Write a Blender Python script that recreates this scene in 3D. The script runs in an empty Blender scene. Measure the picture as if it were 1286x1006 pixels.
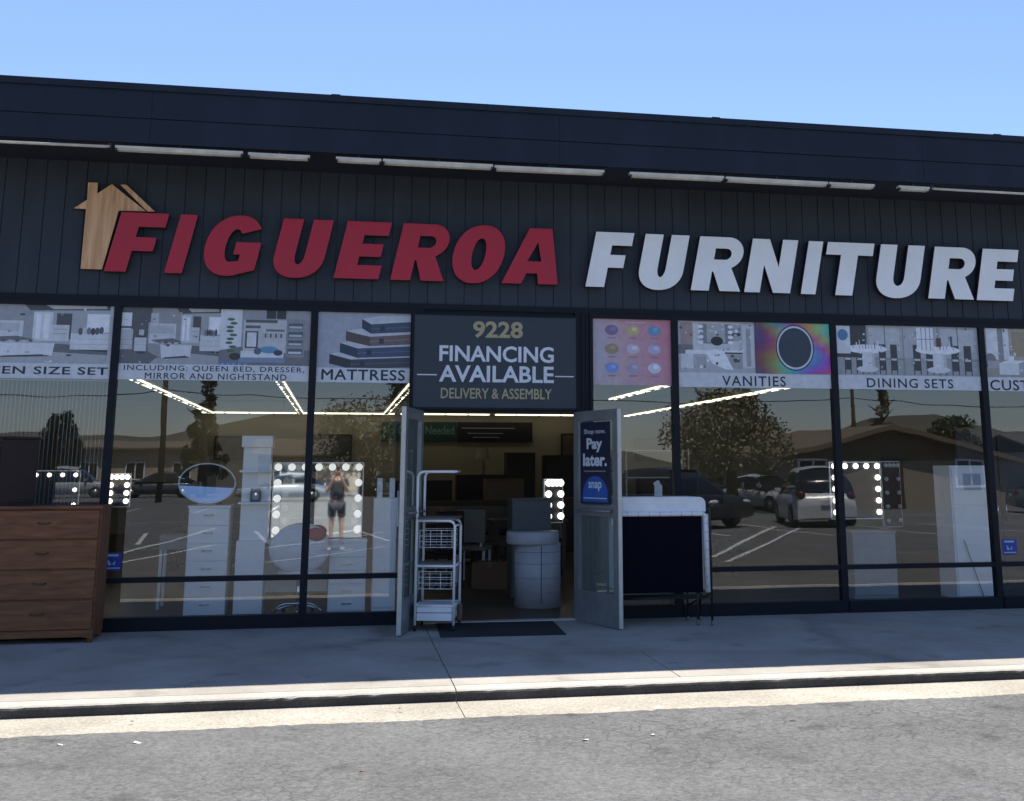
import bpy, bmesh, math, random
from mathutils import Matrix, Vector
random.seed(7)
S = bpy.context.scene
COL = S.collection
R = math.radians

# ------------------------------------------------------------------ camera
cam = bpy.data.cameras.new("camera")
cam.sensor_width = 36.0
cam.lens = 39.513
cam.shift_x, cam.shift_y = -0.0459, -0.1528
cam.clip_start, cam.clip_end = 0.02, 3000
co = bpy.data.objects.new("camera", cam)
COL.objects.link(co)
def cam_matrix(yaw, pitch, roll):
    f = Vector((math.sin(yaw)*math.cos(pitch), math.cos(yaw)*math.cos(pitch), math.sin(pitch)))
    r = Vector((math.cos(yaw), -math.sin(yaw), 0))
    d = f.cross(r)
    rr = math.cos(roll)*r + math.sin(roll)*d
    dd = -math.sin(roll)*r + math.cos(roll)*d
    m = Matrix.Identity(4)
    for i in range(3):
        m[i][0], m[i][1], m[i][2] = rr[i], -dd[i], -f[i]
    return m
co.matrix_world = Matrix.Translation((0, -12.223, 1.703)) @ cam_matrix(R(10.954), R(11.2604), R(0.041))
S.camera = co

# ------------------------------------------------------------------ world, sun, exposure
SUN_EL, SUN_AZ = 69.3, 8.0           # azimuth measured from +y (behind the store) towards +x
w = bpy.data.worlds.new("World"); S.world = w; w.use_nodes = True
nt = w.node_tree
sky = nt.nodes.new("ShaderNodeTexSky"); sky.sky_type = 'NISHITA'; sky.sun_disc = False
sky.sun_elevation = R(SUN_EL); sky.sun_rotation = R(SUN_AZ)
sky.air_density = 1.0; sky.dust_density = 0.3; sky.ozone_density = 4.0
bg = nt.nodes["Background"]; bg.inputs[1].default_value = 0.11
tint = nt.nodes.new("ShaderNodeMix"); tint.data_type = 'RGBA'; tint.blend_type = 'MULTIPLY'; tint.inputs[0].default_value = 1
tint.inputs[7].default_value = (0.92, 0.925, 1.03, 1)          # warm-free phone white balance of a clear noon sky
nt.links.new(sky.outputs[0], tint.inputs[6]); nt.links.new(tint.outputs[2], bg.inputs[0])
sl = bpy.data.lights.new("sun", 'SUN'); sl.energy = 4.9; sl.angle = R(0.5); sl.color = (1, 0.95, 0.87)
so = bpy.data.objects.new("sun", sl); COL.objects.link(so)
sd = Vector((math.sin(R(SUN_AZ))*math.cos(R(SUN_EL)), math.cos(R(SUN_AZ))*math.cos(R(SUN_EL)), math.sin(R(SUN_EL))))
so.rotation_euler = sd.to_track_quat('Z', 'Y').to_euler()
so.location = sd*60
S.view_settings.view_transform = 'Standard'; S.view_settings.look = 'None'
S.view_settings.exposure = 0.8; S.view_settings.gamma = 1.0
S.cycles.use_denoising = True
S.cycles.max_bounces = 10; S.cycles.transparent_max_bounces = 16; S.cycles.diffuse_bounces = 4
S.cycles.sample_clamp_indirect = 6.0

# ------------------------------------------------------------------ materials
def lin(c): return c/12.92 if c <= 0.04045 else ((c+0.055)/1.055)**2.4
def srgb(r, g, b): return (lin(r/255), lin(g/255), lin(b/255))
MATS = {}
def mat(name, c, rough=0.6, metal=0.0, var=0.12, scale=4.0, bump=0.0, bscale=60.0, stretch=None, spec=0.5, emit=None, estr=0.0):
    if name in MATS: return MATS[name]
    m = bpy.data.materials.new(name); m.use_nodes = True; n = m.node_tree.nodes; l = m.node_tree.links
    p = n["Principled BSDF"]
    p.inputs["Roughness"].default_value = rough; p.inputs["Metallic"].default_value = metal
    p.inputs["Specular IOR Level"].default_value = spec
    tc = n.new("ShaderNodeTexCoord"); mp = n.new("ShaderNodeMapping")
    l.new(tc.outputs["Object"], mp.inputs[0])
    if stretch: mp.inputs["Scale"].default_value = stretch
    tx = n.new("ShaderNodeTexNoise"); tx.inputs["Scale"].default_value = scale; tx.inputs["Detail"].default_value = 6
    tx.inputs["Roughness"].default_value = 0.62
    l.new(mp.outputs[0], tx.inputs[0])
    mr = n.new("ShaderNodeMapRange"); mr.inputs[1].default_value = 0.25; mr.inputs[2].default_value = 0.75
    mr.inputs[3].default_value = 1-var; mr.inputs[4].default_value = 1+var
    l.new(tx.outputs[0], mr.inputs[0])
    mx = n.new("ShaderNodeMix"); mx.data_type = 'RGBA'; mx.blend_type = 'MULTIPLY'; mx.inputs[0].default_value = 1
    mx.inputs[6].default_value = (*c, 1); l.new(mr.outputs[0], mx.inputs[7])
    l.new(mx.outputs[2], p.inputs["Base Color"])
    mr2 = n.new("ShaderNodeMapRange"); mr2.inputs[3].default_value = max(0.02, rough-0.12); mr2.inputs[4].default_value = min(1, rough+0.12)
    l.new(tx.outputs[0], mr2.inputs[0])
    if rough > 0.1: l.new(mr2.outputs[0], p.inputs["Roughness"])
    if bump:
        t2 = n.new("ShaderNodeTexNoise"); t2.inputs["Scale"].default_value = bscale; t2.inputs["Detail"].default_value = 4
        l.new(mp.outputs[0], t2.inputs[0])
        b = n.new("ShaderNodeBump"); b.inputs["Strength"].default_value = bump; b.inputs["Distance"].default_value = 0.01
        l.new(t2.outputs[0], b.inputs["Height"]); l.new(b.outputs[0], p.inputs["Normal"])
    if emit:
        p.inputs["Emission Color"].default_value = (*emit, 1); p.inputs["Emission Strength"].default_value = estr
    MATS[name] = m
    return m

def glass_mat(name, tint, ior=1.75, rough=0.0, dust=0.0):
    m = bpy.data.materials.new(name); m.use_nodes = True; n = m.node_tree.nodes; l = m.node_tree.links
    n.remove(n["Principled BSDF"])
    tr = n.new("ShaderNodeBsdfTransparent"); tr.inputs[0].default_value = (*tint, 1)
    gl = n.new("ShaderNodeBsdfGlossy"); gl.inputs["Roughness"].default_value = rough; gl.inputs[0].default_value = (1, 1, 1, 1)
    fr = n.new("ShaderNodeFresnel"); ge = n.new("ShaderNodeNewGeometry"); io = n.new("ShaderNodeMapRange")
    io.inputs[3].default_value = ior; io.inputs[4].default_value = 1/ior      # a thin pane reflects alike from both sides
    l.new(ge.outputs["Backfacing"], io.inputs[0]); l.new(io.outputs[0], fr.inputs[0])
    # the slight waviness of large panes
    tc = n.new("ShaderNodeTexCoord"); tx = n.new("ShaderNodeTexNoise"); tx.inputs["Scale"].default_value = 1.3; tx.inputs["Detail"].default_value = 1
    l.new(tc.outputs["Object"], tx.inputs[0])
    b = n.new("ShaderNodeBump"); b.inputs["Strength"].default_value = 0.05; b.inputs["Distance"].default_value = 0.02
    l.new(tx.outputs[0], b.inputs["Height"]); l.new(b.outputs[0], gl.inputs["Normal"])
    mx = n.new("ShaderNodeMixShader"); l.new(fr.outputs[0], mx.inputs[0]); l.new(tr.outputs[0], mx.inputs[1]); l.new(gl.outputs[0], mx.inputs[2])
    out = mx.outputs[0]
    if dust:
        df = n.new("ShaderNodeBsdfDiffuse"); df.inputs[0].default_value = (0.50, 0.60, 0.55, 1)
        m2 = n.new("ShaderNodeMixShader"); m2.inputs[0].default_value = dust; l.new(out, m2.inputs[1]); l.new(df.outputs[0], m2.inputs[2]); out = m2.outputs[0]
    l.new(out, n["Material Output"].inputs[0])
    return m

def art_mat():
    m = bpy.data.materials.new("printed_vinyl"); m.use_nodes = True; n = m.node_tree.nodes; l = m.node_tree.links
    p = n["Principled BSDF"]; p.inputs["Roughness"].default_value = 0.45
    a = n.new("ShaderNodeVertexColor"); a.layer_name = "Col"
    tc = n.new("ShaderNodeTexCoord"); tx = n.new("ShaderNodeTexNoise"); tx.inputs["Scale"].default_value = 14; tx.inputs["Detail"].default_value = 5
    l.new(tc.outputs["Object"], tx.inputs[0])
    mr = n.new("ShaderNodeMapRange"); mr.inputs[1].default_value = 0.3; mr.inputs[2].default_value = 0.7; mr.inputs[3].default_value = 0.90; mr.inputs[4].default_value = 1.08
    l.new(tx.outputs[0], mr.inputs[0])
    mx = n.new("ShaderNodeMix"); mx.data_type = 'RGBA'; mx.blend_type = 'MULTIPLY'; mx.inputs[0].default_value = 1
    l.new(a.outputs[0], mx.inputs[6]); l.new(mr.outputs[0], mx.inputs[7]); l.new(mx.outputs[2], p.inputs["Base Color"])
    return m

def wood_mat(name, c1, c2, rough=0.45, stretch=(1, 8, 8), scale=3.0):
    m = bpy.data.materials.new(name); m.use_nodes = True; n = m.node_tree.nodes; l = m.node_tree.links
    p = n["Principled BSDF"]; p.inputs["Roughness"].default_value = rough
    tc = n.new("ShaderNodeTexCoord"); mp = n.new("ShaderNodeMapping"); mp.inputs["Scale"].default_value = stretch
    l.new(tc.outputs["Object"], mp.inputs[0])
    tx = n.new("ShaderNodeTexNoise"); tx.inputs["Scale"].default_value = scale; tx.inputs["Detail"].default_value = 8; tx.inputs["Distortion"].default_value = 0.6
    l.new(mp.outputs[0], tx.inputs[0])
    cr = n.new("ShaderNodeValToRGB"); cr.color_ramp.elements[0].position = 0.3; cr.color_ramp.elements[1].position = 0.7
    cr.color_ramp.elements[0].color = (*c1, 1); cr.color_ramp.elements[1].color = (*c2, 1)
    l.new(tx.outputs[0], cr.inputs[0]); l.new(cr.outputs[0], p.inputs["Base Color"])
    return m

def ground_mat(name, base, dark, light, crack=0.0, speck=0.3, bump=0.25, rough=0.9, crack_scale=2.2, spot=0.0, fine=42):
    m = bpy.data.materials.new(name); m.use_nodes = True; n = m.node_tree.nodes; l = m.node_tree.links
    p = n["Principled BSDF"]; p.inputs["Roughness"].default_value = rough; p.inputs["Specular IOR Level"].default_value = 0.25
    tc = n.new("ShaderNodeTexCoord")
    t1 = n.new("ShaderNodeTexNoise"); t1.inputs["Scale"].default_value = 0.9; t1.inputs["Detail"].default_value = 8; t1.inputs["Roughness"].default_value = 0.65
    t2 = n.new("ShaderNodeTexNoise"); t2.inputs["Scale"].default_value = fine; t2.inputs["Detail"].default_value = 6; t2.inputs["Roughness"].default_value = 0.8
    for t in (t1, t2): l.new(tc.outputs["Object"], t.inputs[0])
    c1 = n.new("ShaderNodeValToRGB"); c1.color_ramp.elements[0].position = 0.32; c1.color_ramp.elements[1].position = 0.68
    c1.color_ramp.elements[0].color = (*dark, 1); c1.color_ramp.elements[1].color = (*light, 1)
    e = c1.color_ramp.elements.new(0.5); e.color = (*base, 1)
    l.new(t1.outputs[0], c1.inputs[0])
    mr = n.new("ShaderNodeMapRange"); mr.inputs[1].default_value = 0.3; mr.inputs[2].default_value = 0.7; mr.inputs[3].default_value = 1-speck; mr.inputs[4].default_value = 1+speck
    l.new(t2.outputs[0], mr.inputs[0])
    mx = n.new("ShaderNodeMix"); mx.data_type = 'RGBA'; mx.blend_type = 'MULTIPLY'; mx.inputs[0].default_value = 1
    l.new(c1.outputs[0], mx.inputs[6]); l.new(mr.outputs[0], mx.inputs[7])
    out = mx.outputs[2]; hgt = t2.outputs[0]
    if spot:
        t3 = n.new("ShaderNodeTexNoise"); t3.inputs["Scale"].default_value = 2.6; t3.inputs["Detail"].default_value = 3
        l.new(tc.outputs["Object"], t3.inputs[0])
        m3 = n.new("ShaderNodeMapRange"); m3.inputs[1].default_value = 0.60; m3.inputs[2].default_value = 0.72; m3.inputs[3].default_value = 1; m3.inputs[4].default_value = 1-spot
        l.new(t3.outputs[0], m3.inputs[0])
        mx3 = n.new("ShaderNodeMix"); mx3.data_type = 'RGBA'; mx3.blend_type = 'MULTIPLY'; mx3.inputs[0].default_value = 1
        l.new(out, mx3.inputs[6]); l.new(m3.outputs[0], mx3.inputs[7]); out = mx3.outputs[2]
    if crack:
        nd = n.new("ShaderNodeTexNoise"); nd.inputs["Scale"].default_value = 3; nd.inputs["Detail"].default_value = 4
        l.new(tc.outputs["Object"], nd.inputs[0])
        va = n.new("ShaderNodeVectorMath"); va.operation = 'MULTIPLY_ADD'; va.inputs[1].default_value = (.35, .35, .35)
        l.new(nd.outputs["Color"], va.inputs[0]); l.new(tc.outputs["Object"], va.inputs[2])
        vo = n.new("ShaderNodeTexVoronoi"); vo.feature = 'DISTANCE_TO_EDGE'; vo.inputs["Scale"].default_value = crack_scale
        l.new(va.outputs[0], vo.inputs[0])
        cm = n.new("ShaderNodeMapRange"); cm.inputs[1].default_value = 0.0; cm.inputs[2].default_value = 0.06; cm.inputs[3].default_value = 1; cm.inputs[4].default_value = 0
        l.new(vo.outputs[0], cm.inputs[0])
        msk = n.new("ShaderNodeTexNoise"); msk.inputs["Scale"].default_value = 0.55; msk.inputs["Detail"].default_value = 2
        l.new(tc.outputs["Object"], msk.inputs[0])
        mm = n.new("ShaderNodeMapRange"); mm.inputs[1].default_value = 0.34; mm.inputs[2].default_value = 0.62; mm.inputs[3].default_value = 0; mm.inputs[4].default_value = crack
        l.new(msk.outputs[0], mm.inputs[0])
        mu = n.new("ShaderNodeMath"); mu.operation = 'MULTIPLY'; l.new(cm.outputs[0], mu.inputs[0]); l.new(mm.outputs[0], mu.inputs[1])
        mx2 = n.new("ShaderNodeMix"); mx2.data_type = 'RGBA'; mx2.inputs[7].default_value = (*[d*0.3 for d in dark], 1)
        l.new(mu.outputs[0], mx2.inputs[0]); l.new(out, mx2.inputs[6]); out = mx2.outputs[2]
    l.new(out, p.inputs["Base Color"])
    b = n.new("ShaderNodeBump"); b.inputs["Strength"].default_value = bump; b.inputs["Distance"].default_value = 0.012
    l.new(hgt, b.inputs["Height"]); l.new(b.outputs[0], p.inputs["Normal"])
    return m

NAVY   = mat("slate_paint", (0.033, 0.041, 0.054), 0.66, var=0.3, spec=.35, scale=2.2, bump=0.15, bscale=25, stretch=(1, 1, .35))
FASC   = mat("fascia_paint", (0.011, 0.0165, 0.030), 0.55, var=0.4, scale=2.2, bump=0.25, bscale=5, stretch=(1, 1, .3), spec=.3)
SOFF   = mat("soffit_paint", (0.016, 0.021, 0.034), 0.7)
FRAME  = mat("dark_bronze", (0.006, 0.008, 0.014), 0.5, var=0.1, spec=.22)
GLASS  = glass_mat("window_glass", (0.93, 0.95, 0.94), 2.02)
DGLASS = glass_mat("door_glass", (0.72, 0.82, 0.78), 1.7, dust=.16)
ALU    = mat("weathered_aluminium", (0.22, 0.23, 0.24), 0.45, metal=0.35, var=0.2, scale=6)
ALUE   = mat("aluminium_edge", (0.5, 0.49, 0.46), 0.4, metal=0.3, var=0.12, scale=8)
RED    = mat("red_letter", srgb(182, 30, 54), 0.5, var=0.08, scale=2)
WHITE  = mat("white_letter", (0.90, 0.90, 0.90), 0.5, var=0.06, scale=3)
RETURN = mat("letter_return", (0.03, 0.02, 0.03), 0.5)
WLACQ  = mat("white_lacquer", (0.86, 0.86, 0.87), 0.3, var=0.05)
GREYP  = mat("grey_panel", (0.30, 0.31, 0.33), 0.5)
CTR = mat("counter_grey", (0.46, 0.46, 0.48), 0.45)
WMETAL = mat("white_enamel", (0.82, 0.82, 0.83), 0.3, var=0.05)
CHROME = mat("chrome", (0.7, 0.7, 0.72), 0.15, metal=1, var=0.03)
MIRROR = mat("mirror_silver", (0.92, 0.93, 0.92), 0.02, metal=1.0, var=0.0)
BLACK  = mat("black_plastic", (0.012, 0.012, 0.014), 0.5)
BMESH  = mat("black_fabric", (0.004, 0.005, 0.010), 0.9, bump=0.3, bscale=200, spec=.08)
WFAB   = mat("white_quilting", (0.74, 0.75, 0.77), 0.8, var=0.1, scale=9, bump=0.4, bscale=20)
RUBBER = mat("rubber_mat", (0.018, 0.019, 0.021), 0.85, bump=0.6, bscale=150)
WOOD   = wood_mat("walnut_laminate", (0.115, 0.037, 0.011), (0.23, 0.088, 0.028), 0.6, (1.2, 9, 9))
DWOOD  = wood_mat("dark_walnut", (0.012, 0.005, 0.004), (0.030, 0.011, 0.007), 0.6, (1.2, 9, 9))
OAK    = wood_mat("oak_face", (0.52, 0.26, 0.11), (0.80, 0.48, 0.25), 0.5, (13, 4, .9), 2.0)
ART    = art_mat()
INK    = mat("ink", (0.02, 0.028, 0.04), 0.5)
GOLD   = mat("gold_vinyl", (0.40, 0.34, 0.19), 0.5)
WINK   = mat("white_vinyl", (0.66, 0.69, 0.76), 0.5)
SIGNB  = mat("sign_panel_navy", (0.022, 0.032, 0.046), 0.45, var=0.08)
TUBE   = mat("fluorescent_tube", (0.9, 0.9, 0.85), 0.4, emit=(1.0, 0.93, 0.70), estr=1.3)
BULB   = mat("lit_bulb", (0.9, 0.9, 0.9), 0.3, emit=(1.0, 0.97, 0.90), estr=1.6)
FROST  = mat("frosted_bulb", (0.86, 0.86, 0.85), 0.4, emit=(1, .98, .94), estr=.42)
IWALL  = mat("beige_wall", (0.33, 0.30, 0.225), 0.9, var=0.06, scale=1)
ICEIL  = mat("ceiling_tile", (0.16, 0.155, 0.15), 0.9)
EAVEL  = mat("aged_white_enamel", (0.60, 0.55, 0.45), 0.5, var=0.2, scale=7)
STICK  = mat("sticker_blue", (0.012, 0.05, 0.32), 0.4)
ASPH   = ground_mat("asphalt_worn", (0.146, 0.146, 0.141), (0.118, 0.118, 0.114), (0.172, 0.171, 0.165), crack=0.58, speck=0.55, bump=1.0, crack_scale=7.5, spot=0.36, fine=34)
CONC   = ground_mat("concrete_walk", (0.335, 0.31, 0.27), (0.27, 0.25, 0.215), (0.39, 0.36, 0.32), speck=0.14, bump=0.2, spot=0.25, crack=.35, crack_scale=.33)
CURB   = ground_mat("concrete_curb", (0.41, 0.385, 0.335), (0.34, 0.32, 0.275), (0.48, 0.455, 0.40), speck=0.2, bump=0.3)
CFACE  = ground_mat("curb_face_dark", (0.060, 0.056, 0.050), (0.035, 0.033, 0.030), (0.10, 0.093, 0.082), speck=0.35, bump=0.5)  # much darker tone than the curb top, used on the front face only
GUTTER = ground_mat("concrete_gutter", (0.40, 0.365, 0.30), (0.32, 0.29, 0.24), (0.48, 0.44, 0.37), speck=0.5, bump=0.9)
DIRT   = ground_mat("dry_ground", (0.10, 0.09, 0.07), (0.08, 0.07, 0.05), (0.13, 0.11, 0.08))
IFLOOR = ground_mat("vinyl_floor", (0.10, 0.075, 0.05), (0.08, 0.06, 0.042), (0.12, 0.09, 0.06), speck=0.08, bump=0.02, rough=0.4)
PAINTL = mat("line_paint", (0.62, 0.62, 0.60), 0.7, var=0.25, scale=8)

# ------------------------------------------------------------------ mesh collector
class B:
    def __init__(s, T=None):
        s.bm = bmesh.new(); s.T = T or Matrix.Identity(4); s.lay = None; s.smooth = False
    def v(s, p): return s.bm.verts.new(s.T @ Vector(p))
    def face(s, pts, mi=0):
        f = s.bm.faces.new([s.v(p) for p in pts]); f.material_index = mi; return f
    def box(s, x0, x1, y0, y1, z0, z1, mi=0, bev=0.0):
        P = [s.v(p) for p in ((x0,y0,z0),(x1,y0,z0),(x1,y1,z0),(x0,y1,z0),(x0,y0,z1),(x1,y0,z1),(x1,y1,z1),(x0,y1,z1))]
        fs = []
        for q in ((3,2,1,0),(4,5,6,7),(0,1,5,4),(1,2,6,5),(2,3,7,6),(3,0,4,7)):
            f = s.bm.faces.new([P[i] for i in q]); f.material_index = mi; fs.append(f)
        if bev:
            es = list({e for f in fs for e in f.edges})
            r = bmesh.ops.bevel(s.bm, geom=es, offset=bev, segments=2, affect='EDGES', profile=0.5)
            for f in r['faces']: f.material_index = mi
        return s
    def prism(s, pts, y0, y1, mi=0):            # pts (x,z) counter-clockwise as seen from -y
        a = [s.v((x, y0, z)) for x, z in pts]; b = [s.v((x, y1, z)) for x, z in pts]; n = len(pts)
        for f in (s.bm.faces.new(a), s.bm.faces.new(b[::-1])): f.material_index = mi
        for i in range(n):
            s.bm.faces.new((a[i], b[i], b[(i+1) % n], a[(i+1) % n])).material_index = mi
        return s
    def tube(s, path, r, n=10, mi=0, closed=False):
        path = [Vector(p) for p in path]; rings = []
        m = len(path)
        for i, p in enumerate(path):
            if closed: d = path[(i+1) % m]-path[i-1]
            else: d = path[min(i+1, m-1)]-path[max(i-1, 0)]
            d.normalize()
            u = d.cross(Vector((0, 0, 1))) if abs(d.z) < 0.95 else d.cross(Vector((0, 1, 0)))
            u.normalize(); vv = d.cross(u)
            rr = r[i] if isinstance(r, (list, tuple)) else r
            rings.append([s.v(p + rr*(math.cos(2*math.pi*k/n)*u + math.sin(2*math.pi*k/n)*vv)) for k in range(n)])
        rng = m if closed else m-1
        for i in range(rng):
            A, Bq = rings[i], rings[(i+1) % m]
            for k in range(n):
                f = s.bm.faces.new((A[k], A[(k+1) % n], Bq[(k+1) % n], Bq[k])); f.material_index = mi; f.smooth = True
        if not closed:
            s.bm.faces.new(rings[0][::-1]).material_index = mi; s.bm.faces.new(rings[-1]).material_index = mi
        return s
    def lathe(s, prof, c=(0, 0, 0), n=28, mi=0, axis='z', a0=0, a1=2*math.pi, sx=1, sy=1):
        full = abs(a1-a0-2*math.pi) < 1e-4; rings = []; k = n if full else n+1
        for i in range(k):
            a = a0 + (a1-a0)*i/n; ring = []
            for r, h in prof:
                x, y = r*math.cos(a)*sx, r*math.sin(a)*sy
                p = (c[0]+x, c[1]+y, c[2]+h) if axis == 'z' else ((c[0]+x, c[1]+h, c[2]+y) if axis == 'y' else (c[0]+h, c[1]+x, c[2]+y))
                ring.append(s.v(p))
            rings.append(ring)
        for i in range(n):
            A, Bq = rings[i], rings[(i+1) % k]
            for j in range(len(prof)-1):
                vs = []
                for q in (A[j], Bq[j], Bq[j+1], A[j+1]):
                    vs.append(q)
                f = s.bm.faces.new(vs); f.smooth = True; f.material_index = mi
        return s
    def ball(s, c, r, n=10, mi=0, sz=(1, 1, 1)):
        M = Matrix.Translation(s.T @ Vector(c)) @ (s.T.to_3x3().to_4x4() @ Matrix.Diagonal((*sz, 1)))
        g = bmesh.ops.create_uvsphere(s.bm, u_segments=n, v_segments=max(6, n*2//3), radius=r, matrix=M)
        fs = {f for v in g['verts'] for f in v.link_faces}
        for f in fs: f.smooth = True; f.material_index = mi
        return s
    def build(s, name, m=None, parent=None, loc=None):
        bmesh.ops.remove_doubles(s.bm, verts=s.bm.verts, dist=1e-5) if s.smooth else None
        me = bpy.data.meshes.new(name)
        if loc is not None and parent is None:
            bmesh.ops.translate(s.bm, verts=s.bm.verts, vec=-Vector(loc))
        bmesh.ops.recalc_face_normals(s.bm, faces=s.bm.faces)
        s.bm.to_mesh(me); s.bm.free()
        for q in (m if isinstance(m, (list, tuple)) else [m]):
            if q: me.materials.append(q)
        o = bpy.data.objects.new(name, me); COL.objects.link(o)
        if parent: o.parent = parent
        elif loc is not None: o.location = loc
        return o

def tag(o, label=None, cat=None, group=None, kind=None):
    if label: o["label"] = label
    if cat: o["category"] = cat
    if group: o["group"] = group
    if kind: o["kind"] = kind
    return o
def thing(name, label, cat, loc=(0, 0, 0), rz=0.0, group=None):
    o = bpy.data.objects.new(name, None); COL.objects.link(o); o.location = loc; o.rotation_euler = (0, 0, rz)
    o.empty_display_size = 0.2
    return tag(o, label, cat, group)
def struct(o): o["kind"] = "structure"; return o
def copy_tree(o, parent=None):
    c = o.copy(); COL.objects.link(c)
    if parent: c.parent = parent
    for ch in o.children: copy_tree(ch, c)
    return c

def curve_mesh(splines, extrude, bevel=0.0):
    cu = bpy.data.curves.new("outline", 'CURVE'); cu.dimensions = '2D'; cu.fill_mode = 'BOTH'
    cu.extrude = extrude; cu.bevel_depth = bevel; cu.bevel_resolution = 1
    for pts in splines:
        sp = cu.splines.new('POLY'); sp.points.add(len(pts)-1); sp.use_cyclic_u = True
        for q, p in zip(sp.points, pts): q.co = (p[0], p[1], 0, 1)
    o = bpy.data.objects.new("outline", cu); COL.objects.link(o)
    dg = bpy.context.evaluated_depsgraph_get(); me = bpy.data.meshes.new_from_object(o.evaluated_get(dg))
    bpy.data.objects.remove(o); bpy.data.curves.remove(cu)
    return me
def text_mesh(body, bold=0.0, extrude=0.0, spacing=1.0):
    cu = bpy.data.curves.new("text", 'FONT'); cu.body = body; cu.offset = bold; cu.extrude = extrude; cu.space_character = spacing
    cu.resolution_u = 3
    o = bpy.data.objects.new("text", cu); COL.objects.link(o)
    dg = bpy.context.evaluated_depsgraph_get(); me = bpy.data.meshes.new_from_object(o.evaluated_get(dg))
    bpy.data.objects.remove(o); bpy.data.curves.remove(cu)
    return me
def lettering(body, x0, x1, z0, z1, y, m, parent, bold=0.0, name="lettering", spacing=1.0, keep=False):
    """text standing in the xz plane, facing -y, fitted to the box (parent's local coordinates)"""
    me = text_mesh(body, max(0, bold), 0.0, spacing)
    xs = [v.co.x for v in me.vertices]; ys = [v.co.y for v in me.vertices]
    lo = min(ys) if not keep else min(ys)
    sx = (x1-x0)/(max(xs)-min(xs)); sy = (z1-z0)/(max(ys)-lo)
    mn = min(xs)
    for v in me.vertices: v.co = Vector((x0+(v.co.x-mn)*sx, y, z0+(v.co.y-lo)*sy))
    if bold < 0:                     # heavier strokes without offsetting the outline
        bm = bmesh.new()
        for k, (dx, dz) in enumerate(((0, 0), (-1, 0), (1, 0), (0, 1), (0, -1), (.7, .7), (-.7, .7), (.7, -.7), (-.7, -.7))):
            n0 = len(bm.verts); bm.from_mesh(me); bm.verts.ensure_lookup_table()
            for v in bm.verts[n0:]: v.co += Vector((-dx*bold*sx, -.00003*k, -dz*bold*sy))
        bm.to_mesh(me); bm.free()
    me.materials.clear(); me.materials.append(m); me.name = name
    o = bpy.data.objects.new(name, me); COL.objects.link(o); o.parent = parent
    return o

# flat printed pictures: layered coloured shapes on one vinyl sheet
class Art:
    def __init__(s, x0, x1, z0, z1, y):
        s.X = (x0, x1, z0, z1); s.y = y; s.it = []
    def poly(s, pts, c):
        if not isinstance(c, (tuple, list)): c = tuple(min(.85, 1.22*c**1.22)*k for k in (.96, .99, 1.06))
        s.it.append((pts, c)); return s
    def rect(s, u0, v0, u1, v1, c): return s.poly([(u0, v0), (u1, v0), (u1, v1), (u0, v1)], c)
    def ell(s, u, v, a, b, c, n=18): return s.poly([(u+a*math.cos(2*math.pi*i/n), v+b*math.sin(2*math.pi*i/n)) for i in range(n)], c)
    def bx(s, u, v, w, h, du, dv, c, dark=.62):   # a box drawn in perspective
        s.poly([(u, v+h), (u+w, v+h), (u+w+du, v+h+dv), (u+du, v+h+dv)], min(1, c*1.12))
        if du > 0: s.poly([(u+w, v), (u+w+du, v+dv), (u+w+du, v+h+dv), (u+w, v+h)], c*dark)
        else: s.poly([(u, v), (u+du, v+dv), (u+du, v+h+dv), (u, v+h)], c*dark)
        return s.rect(u, v, u+w, v+h, c)
    def build(s, name, parent):
        x0, x1, z0, z1 = s.X; bm = bmesh.new(); cl = bm.loops.layers.float_color.new("Col")
        for i, (pts, c) in enumerate(s.it):
            vs = [bm.verts.new((x0+min(1, max(0, u))*(x1-x0), s.y-0.00008*i, z0+min(1, max(0, v))*(z1-z0))) for u, v in pts]
            try: f = bm.faces.new(vs)
            except ValueError: continue
            cc = c if isinstance(c[0], (tuple, list)) else [c]*len(vs)
            for k, lp in enumerate(f.loops): lp[cl] = (*cc[k % len(cc)], 1)
        me = bpy.data.meshes.new(name); bm.to_mesh(me); bm.free(); me.materials.append(ART)
        o = bpy.data.objects.new(name, me); COL.objects.link(o); o.parent = parent
        return o

# ================================================================== SETTING
def sheet(name, pts, m):
    b = B(); b.face(pts); o = b.build(name, m); o.data.update(); return struct(o)
sheet("ground", [(-900, -900, -.03), (900, -900, -.03), (900, 900, -.03), (-900, 900, -.03)], DIRT)
b = B()
NX = 60
rag = [(-120, -4.03)] + [(-14+.045*k, -4.03+random.uniform(-.012, .012)+.012*math.sin(k*.21)+(random.uniform(-.02, .03) if random.random() < .12 else 0)) for k in range(890)] + [(120, -4.03)]
vs = [(b.v((x, y, .016)), b.v((x, -6.0, .016)), b.v((x, y-.006, .002))) for x, y in rag]
for p, q in zip(vs, vs[1:]):
    b.bm.faces.new((p[0], p[1], q[1], q[0])); b.bm.faces.new((p[2], p[0], q[0], q[2]))
b.face([(-120, -68, .016), (120, -68, .016), (120, -6.0, .016), (-120, -6.0, .016)])
struct(b.build("parking_lot", ASPH))
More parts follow.
